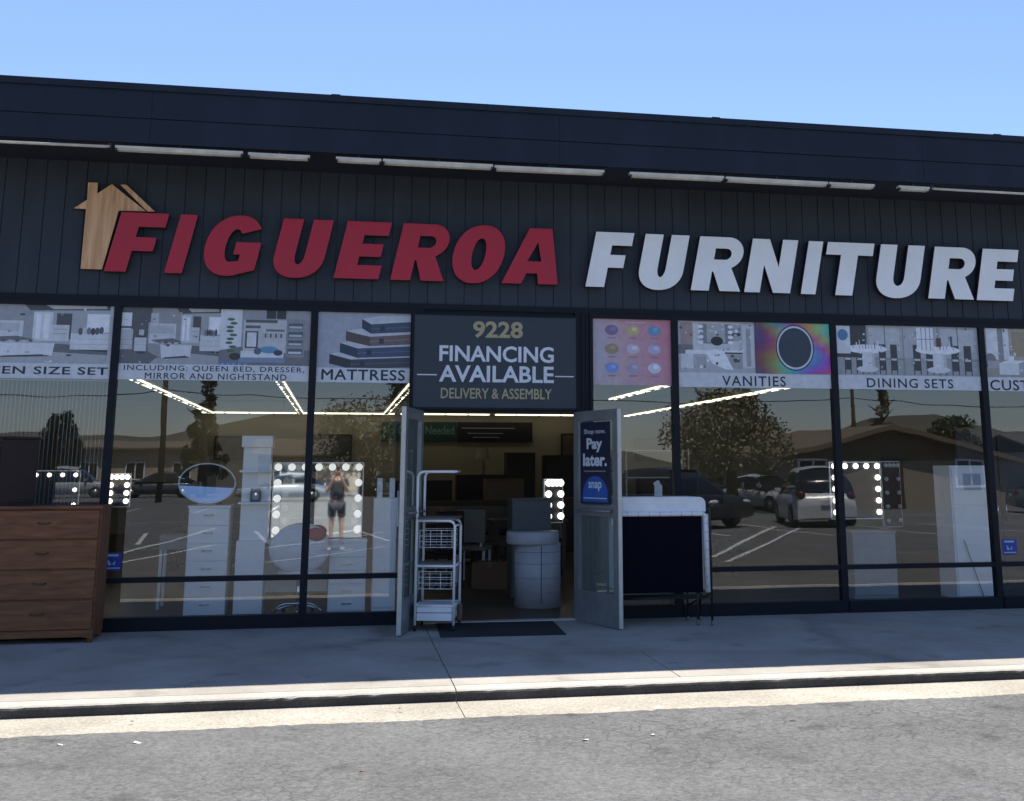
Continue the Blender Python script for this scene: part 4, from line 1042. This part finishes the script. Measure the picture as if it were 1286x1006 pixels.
# leaning mirrors catching the ceiling lights
for (x, y, z, W, H, rx, rz, lab) in ((3.55, 2.3, ZI+.55, .5, 1.1, 0, 55, "dark framed leaning mirror behind the folded bed"), (4.75, 3.2, ZI+.5, .7, 1.0, 0, -78, "wide dark framed mirror leaning behind the vanities window")):
    t = thing("leaning_mirror", lab, "mirror", (x, y, z-.55), R(rz))
    T = Matrix.Rotation(R(rx), 4, 'X')
    b = B(T); b.box(-W/2-.04, -W/2, 0, .03, 0, H+.6); b.box(W/2, W/2+.04, 0, .03, 0, H+.6); b.box(-W/2, W/2, 0, .03, 0, .04); b.box(-W/2, W/2, 0, .03, H+.56, H+.6); b.build("frame", BLACK, t)
    b = B(T); b.box(-W/2, W/2, .012, .02, .04, H+.56); b.build("mirror_glass", MIRROR, t)
# deep furniture
def sofa(label, x, y, W, c, rz=0):
    m = mat("upholstery_%d" % int(c*1000), (c*1.05, c*.95, c*.85), .9, bump=.2)
    t = thing("sofa", label, "sofa", (x, y, ZI), R(rz))
    b = B(); b.box(-W/2+.2, W/2-.2, 0, .85, .10, .44, bev=.05); b.build("seat", m, t)
    b = B(); b.box(-W/2+.2, W/2-.2, .62, .92, .441, .92, bev=.09); b.build("backrest", m, t)
    for s in (-1, 1):
        b = B(); b.box(s*(W/2-.1)-.0995, s*(W/2-.1)+.0995, -.02, .92, .10, .64, bev=.07); b.build("arm", m, t)
        for y_ in (.06, .8):
            b = B(); b.box(s*(W/2-.12)-.03, s*(W/2-.12)+.03, y_-.03, y_+.03, 0, .0995); b.build("leg", BLACK, t)
def table(label, x, y, W, D, H, mt, cat="table"):
    t = thing("dining_table", label, cat, (x, y, ZI))
    b = B(); b.box(-W/2, W/2, -D/2, D/2, H-.04, H, bev=.006); b.build("tabletop", mt, t)
    for sx in (-1, 1):
        for sy in (-1, 1):
            b = B(); b.box(sx*(W/2-.07)-.03, sx*(W/2-.07)+.03, sy*(D/2-.07)-.03, sy*(D/2-.07)+.03, 0, H-.0405); b.build("leg", mt, t)
def chest(label, x, y, W, H, m, n=3): drawers("chest", label, (x, y, ZI), W, .5, H, n, m, cat="chest", knob=False)
DK = mat("espresso", (.018, .014, .012), .5)
sofa("olive brown sofa in the aisle beyond the white cart", 2.2, 7.0, 1.9, .10)
sofa("darker brown sofa further back in the aisle", 2.6, 10.6, 2.2, .05)
sofa("charcoal sofa behind the vanity window", -1.6, 6.6, 2.0, .045)
sofa("tan sofa deep behind the right windows", 6.2, 7.5, 2.2, .13)
table("dark dining table inside the doorway behind the cart", 1.62, 4.9, 1.0, .8, .76, DK)
table("brown table at the aisle right of the doorway view", 3.0, 6.0, 1.2, .8, .78, mat("table_brown", (.09, .05, .03), .4))
table("pale wood table deep behind the vanities window", 5.0, 5.2, 1.5, .9, .76, mat("table_pale", (.32, .26, .19), .4))
chest("tall espresso chest against the back wall left of the aisle", 1.9, 13.6, 1.3, 1.30, DK)
chest("espresso chest in the middle of the back wall", 3.3, 13.9, 1.2, 1.42, DK)
chest("tall espresso armoire on the right of the back wall", 4.15, 13.8, .66, 1.92, DK)
chest("second espresso armoire by the right back wall", 5.1, 13.7, .80, 1.86, DK)
chest("wide low espresso buffet far behind the left windows", -.6, 13.2, 2.2, 1.2, DK)
chest("espresso chest with pale top left of the doorway wall", -3.2, 12.0, 1.8, 1.3, DK)
chest("brown chest deep behind the right windows", 7.6, 12.5, 1.9, 1.35, mat("chest_brown", (.045, .026, .017), .5))
chest("long brown sideboard deep behind the pink poster", 4.9, 9.6, 1.6, 1.0, mat("chest_brown", (.045, .026, .017), .5))
chest("beige headboard chest in the aisle right side", 3.45, 11.5, .8, 1.35, mat("headboard_tan", (.13, .09, .06), .6))
def chair(label, x, y, rz, m, mleg):
    t = thing("dining_chair", label, "chair", (x, y, ZI), R(rz))
    b = B(); b.box(-.22, .22, -.21, .21, .43, .49, bev=.02); b.build("seat", m, t)
    b = B(); b.box(-.21, .21, .18, .225, .54, 1.0, bev=.02); b.build("backrest", m, t)
    for sx in (-1, 1):
        b = B(); b.box(sx*.19-.016, sx*.19+.016, -.20, -.168, 0, .4295); b.build("leg", mleg, t)
        b = B(); b.box(sx*.19-.016, sx*.19+.016, .185, .217, 0, .4295); b.box(sx*.15-.016, sx*.15+.016, .19, .212, .4905, .5395); b.build("leg", mleg, t)
PALE = mat("pale_seat", (.24, .22, .19), .8); TAN = mat("tan_seat", (.12, .085, .055), .8)
chair("pale dining chair with white legs at the doorway table", 1.95, 4.25, 160, PALE, WMETAL)
chair("tan dining chair turned sideways in the aisle", 2.35, 5.2, 80, TAN, DK)
chair("dark dining chair with its back to the street", 1.45, 3.6, 200, DK, DK)
chair("pale dining chair behind the round counter", 3.05, 4.9, -60, PALE, DK)
chair("pale dining chair behind the vanities window", 4.5, 4.4, 170, PALE, WMETAL)
chair("tan dining chair beside the pale table", 5.6, 4.5, 200, TAN, DK)
chair("dark dining chair by the left rear buffet", -1.2, 5.2, 30, DK, DK)
def lamp(label, x, y, z):
    t = thing("table_lamp", label, "lamp", (x, y, z))
    b = B(); b.lathe([(0, 0), (.08, 0), (.07, .02), (.03, .05), (.06, .16), (.03, .28), (.012, .32), (.012, .40)], (0, 0, 0), 16); b.build("base", mat("lamp_base", (.2, .17, .13), .3), t)
    b = B(); b.lathe([(.17, .36), (.12, .60)], (0, 0, 0), 20); b.build("lamp_shade", mat("linen_shade", (.45, .40, .32), .9), t)
lamp("beige table lamp on the middle espresso chest", 3.3, 14.15, ZI+1.422); lamp("beige table lamp on the chest left of the aisle", 1.6, 13.85, ZI+1.302); lamp("beige table lamp on the far left buffet", -.9, 13.45, ZI+1.202)
def box(label, x, y, z, w_, d_, h_, rz, m):
    t = thing("carton", label, "box", (x, y, z), R(rz))
    b = B(); b.box(-w_/2, w_/2, -d_/2, d_/2, 0, h_, bev=.006); b.build("box_body", m, t)
    b = B(); b.box(-.025, .025, -d_/2-.001, d_/2+.001, h_-.06, h_+.0012); b.build("tape", mat("tape_tan", (.22, .17, .10), .3), t)
CB = mat("cardboard", (.22, .13, .07), .8)
box("brown carton on the dark table behind the cart", 1.5, 4.9, ZI+.761, .4, .3, .24, 12, CB)
box("brown carton on the floor beyond the round counter", 2.1, 3.3, ZI, .5, .4, .34, -20, CB)
box("white carton on the aisle table", 3.1, 6.0, ZI+.781, .35, .3, .22, 8, GREYP)
for i, (x, z, w_, h_, c) in enumerate(((-2.6, 1.9, .9, .6, (.10, .09, .08)), (-.2, 1.85, 1.1, .7, (.05, .06, .07)), (6.3, 1.9, 1.0, .7, (.12, .10, .08)), (8.2, 1.9, .8, .6, (.06, .05, .05)))):
    t = thing("wall_picture", ["framed brown picture on the back wall at far left", "framed dark picture on the back wall above the buffet", "framed tan picture on the back wall at right", "framed small dark picture on the back wall at far right"][i], "picture", (x, 17.5, z))
    b = B(); b.box(-w_/2, w_/2, -.03, 0, 0, h_, bev=.004); b.build("picture_frame", BLACK, t)
    b = B(); b.box(-w_/2+.05, w_/2-.05, -.034, -.0305, .05, h_-.05); b.build("canvas", mat("canvas_%d" % i, c, .9, var=.5, scale=5), t)
# white shelf with small goods behind the vanities window
t = thing("display_rack", "pale wire display rack deep behind the vanities window", "rack", (5.35, 6.6, ZI))
b = B()
for x in (-.55, .55):
    for y in (0, .35): b.tube([(x, y, 0), (x, y, 1.9)], .014, 8)
b.build("post", WMETAL, t)
for z in (.5, .95, 1.4, 1.85):
    b = B(); b.box(-.55, .55, 0, .35, z, z+.02); b.build("shelf", WMETAL, t)
# signs on the back wall
t = thing("wall_sign", "teal wall sign reading No Credit Needed above the aisle", "sign", (2.03, 17.50, 2.38))
b = B(); b.box(-.96, .985, -.03, 0, .0, .50, bev=.004); b.build("panel", mat("teal_panel", (.010, .055, .052), .5), t)
lettering("No Credit Needed", -.91, .93, .17, .40, -.032, mat("pale_green_ink", (.13, .22, .20), .5), t, .02)
t = thing("wall_sign", "black wall banner with small pale writing above the aisle", "sign", (4.05, 17.50, 2.36))
b = B(); b.box(-1.0, .98, -.03, 0, .0, .52, bev=.004); b.build("panel", mat("black_panel", (.008, .009, .016), .5), t)
b = B(); b.box(-.9, .5, -.0325, -.0305, .35, .375); b.box(-.75, .2, -.0325, -.0305, .22, .24); b.box(-.6, .1, -.0325, -.0305, .12, .14); b.build("writing_line", GREYP, t)

# ================================================================== THE LOT AND STREET ACROSS (seen in the glass)
def leaf_mat(name, c):
    m = mat(name, c, .6, var=.25, scale=3)
    return m
LEAF1 = leaf_mat("foliage_dark", (.085, .095, .05)); LEAF2 = leaf_mat("foliage_olive", (.30, .27, .17)); BARK = mat("bark", (.09, .065, .045), .9, bump=.4)
def tree(label, x, y, h, w_, shape, m, trunk=.3, n=5200, name="tree", size=.13):
    t = thing(name, label, "tree", (x, y, 0), 0)
    b = B(); b.tube([(0, 0, -.05), (.05*trunk, .04, h*.3), (-.05, .03, h*.62), (.02, 0, h*.93)], [trunk, trunk*.75, trunk*.45, trunk*.12], 9)
    for k in range(7):
        a = random.uniform(0, 6.28); z = h*random.uniform(.3, .75); l_ = w_*random.uniform(.25, .45)
        b.tube([(0, 0, z), (l_*.5*math.cos(a), l_*.5*math.sin(a), z+l_*.35), (l_*math.cos(a), l_*math.sin(a), z+l_*.8)], [trunk*.3, trunk*.2, trunk*.06], 6)
    b.build("trunk", BARK, t)
    cl = []
    for k in range(60 if shape == 'cone' else 34):
        u = random.random()
        if shape == 'cone': z = h*(.16+.84*u); rad = w_/2*(1.05-u)*random.uniform(.4, 1)
        else:
            z = h*(.34+.60*u); rad = w_/2*math.sqrt(max(.05, 1-((u-.45)/.6)**2))*random.uniform(.3, .9)
        a = random.uniform(0, 6.28); cl.append((rad*math.cos(a), rad*math.sin(a), z, w_*(.11 if shape == 'cone' else .15)*random.uniform(.7, 1.4)))
    b = B()
    for k in range(n):
        c = random.choice(cl); v = Vector((random.gauss(0, 1), random.gauss(0, 1), random.gauss(0, .8))); v.normalize(); v *= c[3]*random.random()**.4
        p = Vector(c[:3])+v; q = Vector((random.gauss(0, 1), random.gauss(0, 1), random.gauss(0, 1))).normalized(); r_ = q.orthogonal().normalized(); s = size*random.uniform(.6, 1.4)
        b.bm.faces.new([b.v(p+q*s), b.v(p+r_*s*.5), b.v(p-q*s), b.v(p-r_*s*.5)])
    b.build("crown", m, t)
tree("tall narrow dark conifer across the street", -8.0, -60, 7.6, 2.9, 'cone', LEAF1)
tree("broad olive tree behind the far parked cars", 1.6, -56, 5.2, 7.2, 'round', LEAF2, .35, 6000)
tree("dark bushy tree left of the utility pole", 5.0, -72, 9.4, 4.0, 'round', LEAF1)
tree("narrow dark cypress beside the bushy tree", 8.2, -70, 9.2, 2.0, 'cone', LEAF1)
tree("wide olive crowned tree behind the parked cars", 14.9, -30, 4.5, 4.8, 'round', LEAF2, .3, 9000, size=.085)
tree("dark tree at the far left of the street", -17.5, -66, 5.2, 3.0, 'round', LEAF1)
tree("tall thin tree near the gabled house", 34.5, -56, 7.2, 2.2, 'cone', LEAF2)
tree("round tree beyond the gabled house", 26.5, -60, 6.2, 4.4, 'round', LEAF1)
tree("distant dark tree right of the gabled house", 45, -66, 6.0, 4.0, 'round', LEAF1)
def pole(label, x, y, h):
    t = thing("utility_pole", label, "pole", (x, y, 0))
    b = B(); b.tube([(0, 0, -.1), (0, 0, h)], [.15, .11], 10); b.build("shaft", BARK, t)
    b = B(); b.box(-1.2, 1.2, -.06, .06, h-.7, h-.56); b.box(-.9, .9, -.06, .06, h-1.5, h-1.38); b.build("crossarm", BARK, t)
    b = B()
    for s in (-1.1, -.6, .6, 1.1): b.lathe([(0, 0), (.05, 0), (.06, .08), (.03, .16), (0, .16)], (s, 0, h-.56), 8)
    b.build("insulator", GREYP, t)
PX = (-20, -8.3, 8.8, 27.2, 44)
for i, x in enumerate(PX): pole(["wooden utility pole at far left", "wooden utility pole by the conifer", "wooden utility pole in the middle of the street", "wooden utility pole by the gabled house", "wooden utility pole at far right"][i], x, -45, 7.6)
for i, (dz, dy) in enumerate(((-.42, -.0), (-1.25, .2), (-2.2, -.1))):
    b = B()
    for j in range(len(PX)-1):
        pts = []
        for k in range(11):
            u = k/10; pts.append((PX[j]+(PX[j+1]-PX[j])*u, -45+dy, 7.6+dz-.35*4*u*(1-u)))
        b.tube(pts, .022, 5)
    o = b.build("power_line", BLACK, None, (8, -45, 6)); tag(o, ["highest power line across the street", "middle power line across the street", "lowest thick cable across the street"][i], "cable")
def house(label, x, y, W, D, H, roofh, wallc, roofc, gable_front, rz=0, name="house"):
    t = thing(name, label, "house", (x, y, 0), R(rz))
    wm = mat("stucco_%s" % name+str(int(wallc[0]*1000)), wallc, .9); rm = mat("shingle_%d" % int(roofc[0]*1000), roofc, .9, scale=9, var=.25)
    b = B(); b.box(-W/2, W/2, -D/2, D/2, -.05, H); b.build("wall", wm, t)
    b = B(); o = .5
    if gable_front: 
        b.prism([(-W/2-o, H-.12), (0, H+roofh-.12), (W/2+o, H-.12), (W/2+o, H+.06), (0, H+roofh+.1), (-W/2-o, H+.06)], -D/2-o, D/2+o)
        b.prism([(-W/2, H+.001), (W/2, H+.001), (0, H+roofh*.94)], D/2-.2, D/2-.002)
    else:
        pts = [(-D/2-o, H-.02), (0, H+roofh), (D/2+o, H-.02), (D/2+o, H+.12), (0, H+roofh+.18), (-D/2-o, H+.12)]
        T = Matrix.Rotation(R(90), 4, 'Z'); b.T = T; b.prism(pts, -W/2-o, W/2+o)
    b.build("roof", rm, t)
    yy = D/2+.012
    for k in range(max(2, int(W/3))):
        xx = -W/2+W*(k+.5)/max(2, int(W/3))
        if k == 1:
            f = B(); f.box(xx-.5, xx+.5, D/2+.001, yy+.05, 0, 2.1); f.build("door", mat("door_brown", (.06, .04, .03), .5), t); continue
        f = B(); f.box(xx-.65, xx+.65, D/2+.001, yy+.03, .9, 2.05); f.box(xx-.03, xx+.03, yy+.031, yy+.05, .9, 2.05); q = f.build("window", WMETAL, t)
        g = B(); g.box(xx-.56, xx-.05, yy+.031, yy+.04, 1.0, 1.96); g.box(xx+.05, xx+.56, yy+.031, yy+.04, 1.0, 1.96); g.build("pane", BLACK, q)
house("low gabled house with tan roof across the lot", 22.4, -36, 10.5, 9, 2.0, 1.35, (.30, .26, .20), (.17, .13, .09), True)
house("long low beige building across the lot at left", -16.5, -74, 15, 8, 3.0, .5, (.46, .38, .27), (.20, .16, .12), False)
house("long tan roofed building behind the olive tree", 4.0, -82, 20, 9, 2.7, 1.2, (.38, .33, .26), (.20, .15, .11), False)
house("white stucco house far behind the parked cars", 36, -70, 12, 8, 2.7, 1.3, (.5, .48, .44), (.11, .10, .10), False)
house("brown house at the far left end of the street", -36, -70, 13, 8, 2.8, 1.2, (.25, .2, .15), (.12, .09, .08), False)
house("grey house at the far right end of the street", 56, -66, 13, 8, 2.8, 1.2, (.33, .33, .33), (.10, .10, .10), False)
# hills
b = B(); pts = []
for i in range(61):
    a = R(180+180*i/60); r_ = 520; x, y = r_*math.cos(a), r_*math.sin(a)
    pts.append((x, y, 12+9*math.sin(i*.5)+6*math.sin(i*1.3+1)+3*random.random()))
for i in range(60):
    p, q = pts[i], pts[i+1]
    b.face([(p[0]*.8, p[1]*.8, -.1), (q[0]*.8, q[1]*.8, -.1), q, p]); b.face([p, q, (q[0]*1.3, q[1]*1.3, -.1), (p[0]*1.3, p[1]*1.3, -.1)])
struct(b.build("hills", mat("hill_scrub", (.09, .085, .06), .95, scale=.02)))

# --- parked cars
TYRE = mat("tyre_rubber", (.012, .012, .012), .8); RIM = mat("alloy_rim", (.45, .45, .46), .3, metal=.8)
CGLASS = mat("car_glass", (.010, .012, .014), .06, spec=.8); LAMP = mat("clear_lamp", (.6, .6, .62), .15); TAIL = mat("tail_lamp", (.11, .012, .012), .2)
PLATE = mat("plate_white", (.6, .6, .58), .5)
def car(name, label, x, y, rz, colr, kind, parts_rim=RIM):
    t = thing(name, label, "car", (x, y, .008), R(rz))
    pm = mat("car_paint_%d_%d" % (int(colr[0]*1000), int(colr[2]*1000)), colr, .25, var=.03, spec=.6)
    if kind == 'suv':
        L, W, st = 4.6, 1.86, [(-2.28, .62, .30), (-2.2, .95, .26), (-1.5, 1.00, .22), (-.6, .98, .22), (.5, .98, .22), (1.05, .97, .22), (1.7, .93, .24), (2.15, .84, .28), (2.30, .62, .34)]
        roof = [(-2.15, .98, .88), (-2.0, 1.40, .80), (-1.5, 1.64, .74), (-.4, 1.70, .73), (.35, 1.62, .73), (.75, 1.38, .76), (1.25, .97, .86)]
    else:
        L, W, st = 4.65, 1.80, [(-2.32, .60, .30), (-2.25, .90, .24), (-1.5, .94, .2), (-.6, .90, .2), (.5, .90, .2), (1.0, .89, .2), (1.7, .80, .22), (2.2, .70, .26), (2.33, .52, .32)]
        roof = [(-1.95, .92, .84), (-1.45, 1.18, .76), (-.9, 1.38, .70), (-.2, 1.44, .68), (.35, 1.36, .69), (.8, 1.12, .75), (1.25, .89, .84)]
    def loft(secs, base, top_round):
        b = B(); rings = []
        for (sx, zt, k) in secs:
            zb, hw = base(sx, k); ring = []
            for i in range(13):
                a = math.pi*i/12; c = math.cos(a); s = math.sin(a)
                ring.append(b.v((sx, hw*math.copysign(abs(c)**top_round, c), zb+(zt-zb)*s**top_round)))
            rings.append(ring)
        for A_, B_ in zip(rings, rings[1:]):
            for i in range(12):
                f = b.bm.faces.new((A_[i], A_[i+1], B_[i+1], B_[i])); f.smooth = True
            b.bm.faces.new((A_[0], B_[0], B_[-1], A_[-1]))
        b.bm.faces.new(rings[0]); b.bm.faces.new(rings[-1][::-1])
        return b
    loft(st, lambda sx, k: (k, W/2*(1-.10*(abs(sx)/2.3)**4)), .30).build("body", pm, t)
    loft(roof, lambda sx, k: (.86, W/2*k*1.18 if k < .8 else W/2*.93), .42).build("window_band", CGLASS, t)
    rb = [(sx, z+.015, k) for sx, z, k in roof[1:-1]]
    b = B(); rings = []
    for sx, z, k in rb:
        hw = W/2*k*1.02
        rings.append([b.v((sx, hw*q, z-.03*abs(q)**3+dz)) for q, dz in ((-1, -.10), (-.9, -.01), (-.45, .012), (0, .018), (.45, .012), (.9, -.01), (1, -.10))])
    mid = rings[1:-1] if kind == 'suv' else rings[1:-1]
    for A_, B_ in zip(mid, mid[1:]):
        for i in range(6): b.bm.faces.new((A_[i], A_[i+1], B_[i+1], B_[i])).smooth = True
    for s in (-1, 1):      # pillars
        for (sx, lean) in ((roof[1][0]+.1, -.1), (-.35, .0), (.62, .52)):
            zt = 1.34 if kind == 'suv' else 1.15
            hw = W/2
            b.box(sx-.05, sx+.05, s*hw*.80-.03, s*hw*.80+.03, .9, zt)
    b.build("roof", pm, t)
    for sx in (-1.38, 1.42):
        for s in (-1, 1):
            yy = s*(W/2-.10)
            b = B(); b.lathe([(.20, -.11), (.31, -.11), (.335, -.07), (.335, .07), (.31, .11), (.20, .11)], (sx, yy, .335), 24, axis='y'); wl = b.build("wheel", TYRE, t)
            b = B(); b.lathe([(0, -.112), (.06, -.112), (.07, -.09), (.215, -.10), (.22, .10), (.07, .09), (.06, .112), (0, .112)], (sx, yy, .335), 20, axis='y'); b.build("rim", parts_rim, wl)
    for s in (-1, 1):
        zf = .74 if kind == 'suv' else .64
        b = B(); b.ball((2.16, s*(W/2-.26), zf), .17, 12, sz=(.55, 1.1, .42)); b.build("headlight", LAMP, t)
        b = B(); b.ball((-2.2, s*(W/2-.20), zf+.16), .15, 12, sz=(.5, .9, .8)); b.build("taillight", TAIL, t)
        b = B(); b.box(.78, .92, s*(W/2+.02)-.08, s*(W/2+.02)+.08, .95, 1.08, bev=.02); b.build("wing_mirror", pm, t)
    b = B(); b.box(2.27, 2.315, -.42, .42, .40, .56, bev=.01); b.build("grille", BLACK, t)
    b = B(); b.box(-2.325, -2.29, -.16, .16, .62, .74); b.build("licence_plate", PLATE, t)
    return t
WH, BK, SV, GY = (.52, .53, .54), (.012, .012, .014), (.34, .36, .38), (.08, .085, .09)
car("parked_suv", "white suv parked nearest behind the camera seen from the rear", 14.5, -21.3, -76, WH, 'suv')
car("parked_suv", "black suv parked beside the white one", 9.85, -20.6, 62, BK, 'suv')
car("parked_car", "white sedan parked far beyond the black suv", 16.8, -31.5, 70, WH, 'sedan')
car("parked_car", "silver sedan parked side on across the street", -2.6, -47.5, 178, SV, 'sedan')
car("parked_suv", "silver suv parked side on at the far left", -14.4, -55.5, 0, SV, 'suv')
car("parked_car", "dark grey sedan parked side on left of the conifer", -10.0, -57, 180, GY, 'sedan')
car("parked_car", "white hatchback parked before the long tan roofed building", 3.6, -58, 0, WH, 'sedan')
car("parked_car", "grey sedan parked near the gabled house", 27.5, -27, 20, GY, 'sedan')

# ================================================================== PHOTOGRAPHER (mirrored in the vanity glass)
SKIN = mat("skin", (.36, .21, .14), .5, var=.05); SHIRT = mat("dark_shirt", (.022, .024, .03), .85); SHORT = mat("dark_shorts", (.03, .032, .04), .85); HAIR = mat("dark_hair", (.02, .014, .010), .6)
per = thing("person", "person in dark tee and shorts holding up a phone with both hands", "person", (.02, -12.62, .008))
def skin_mesh(name, verts, edges, rad, m, parent, sub=2, root=0):
    me = bpy.data.meshes.new(name); me.from_pydata(verts, edges, []); o = bpy.data.objects.new(name, me); COL.objects.link(o)
    sk = o.modifiers.new("skin", 'SKIN'); sk.use_smooth_shade = True
    for i, d in enumerate(me.skin_vertices[0].data):
        r_ = rad[i]; d.radius = r_ if isinstance(r_, tuple) else (r_, r_); d.use_root = (i == root)
    sb = o.modifiers.new("sub", 'SUBSURF'); sb.levels = sub; sb.render_levels = sub
    dg = bpy.context.evaluated_depsgraph_get(); m2 = bpy.data.meshes.new_from_object(o.evaluated_get(dg))
    bpy.data.objects.remove(o); m2.name = name; m2.materials.clear(); m2.materials.append(m)
    for p in m2.polygons: p.use_smooth = True
    o = bpy.data.objects.new(name, m2); COL.objects.link(o); o.parent = parent; return o
# body faces +y; pelvis at origin of the chain
V_ = [(0, 0, .93), (0, .0, 1.10), (0, -.01, 1.30), (0, -.01, 1.44), (0, .0, 1.52), (0, .015, 1.60), (0, .03, 1.70),
      (.17, -.01, 1.40), (.24, .06, 1.16), (.10, .26, 1.42), (-.17, -.01, 1.40), (-.24, .06, 1.16), (-.10, .26, 1.42),
      (.10, 0, .86), (.11, .02, .48), (.12, -.02, .09), (.13, .12, .04), (-.10, 0, .86), (-.11, .02, .48), (-.12, -.02, .09), (-.13, .12, .04),
      (.055, .30, 1.56), (-.055, .30, 1.56)]
E_ = [(0, 1), (1, 2), (2, 3), (3, 4), (4, 5), (5, 6), (3, 7), (7, 8), (8, 9), (3, 10), (10, 11), (11, 12), (0, 13), (13, 14), (14, 15), (15, 16), (0, 17), (17, 18), (18, 19), (19, 20), (9, 21), (12, 22)]
R_ = [(.16, .11), (.15, .10), (.17, .11), (.12, .08), .055, (.075, .09), (.07, .085), .065, .048, .033, .065, .048, .033, .085, .058, .042, .035, .085, .058, .042, .035, (.034, .02), (.034, .02)]
skin_mesh("body", V_, E_, R_, SKIN, per)
sh = skin_mesh("shirt", [(0, 0, .92), (0, 0, 1.10), (0, -.01, 1.30), (0, -.01, 1.43), (.17, -.01, 1.41), (.215, .03, 1.25), (-.17, -.01, 1.41), (-.215, .03, 1.25)], [(0, 1), (1, 2), (2, 3), (3, 4), (4, 5), (3, 6), (6, 7)], [(.185, .135), (.175, .125), (.195, .13), (.13, .095), .085, .075, .085, .075], SHIRT, per)
skin_mesh("shorts", [(0, 0, .93), (.10, 0, .85), (.112, .01, .55), (-.10, 0, .85), (-.112, .01, .55)], [(0, 1), (1, 2), (0, 3), (3, 4)], [(.18, .13), .115, .10, .115, .10], SHORT, per)
b = B(); b.ball((0, .01, 1.70), .118, 16, sz=(.84, 1.0, .92)); b.build("hair", HAIR, per)
for s in (-1, 1):
    b = B(); b.box(s*.13-.045, s*.13+.045, -.08, .19, 0, .085, bev=.03); b.build("shoe", WMETAL, per)
    b = B(); b.ball((s*.035, .112, 1.63), .012, 8); b.build("eye", BLACK, per)
    for k in range(4):     # fingers wrapped over the back of the phone
        z = 1.60+.02*k
        b = B(); b.tube([(s*.06, .31, z), (s*.062, .335, z+.004), (s*.05, .352, z+.006), (s*.03, .352, z+.004)], [.009, .009, .008, .006], 8); b.build("finger", SKIN, per)
    b = B(); b.tube([(s*.05, .30, 1.58), (s*.035, .305, 1.60), (s*.02, .308, 1.62)], [.011, .01, .008], 8); b.build("thumb", SKIN, per)
b = B(); b.ball((0, .125, 1.605), .018, 8, sz=(.8, 1, 1.4)); b.build("nose", SKIN, per)
t = thing("phone", "black phone held up in both hands by the person", "phone", (.02, -12.30, 1.655)); b = B(); b.box(-.045, .045, 0, .009, -.0, .075, bev=.004); b.build("body", BLACK, t)
b = B(); b.box(-.042, .042, -.0012, -.0002, .004, .071); b.build("screen", CGLASS, t)
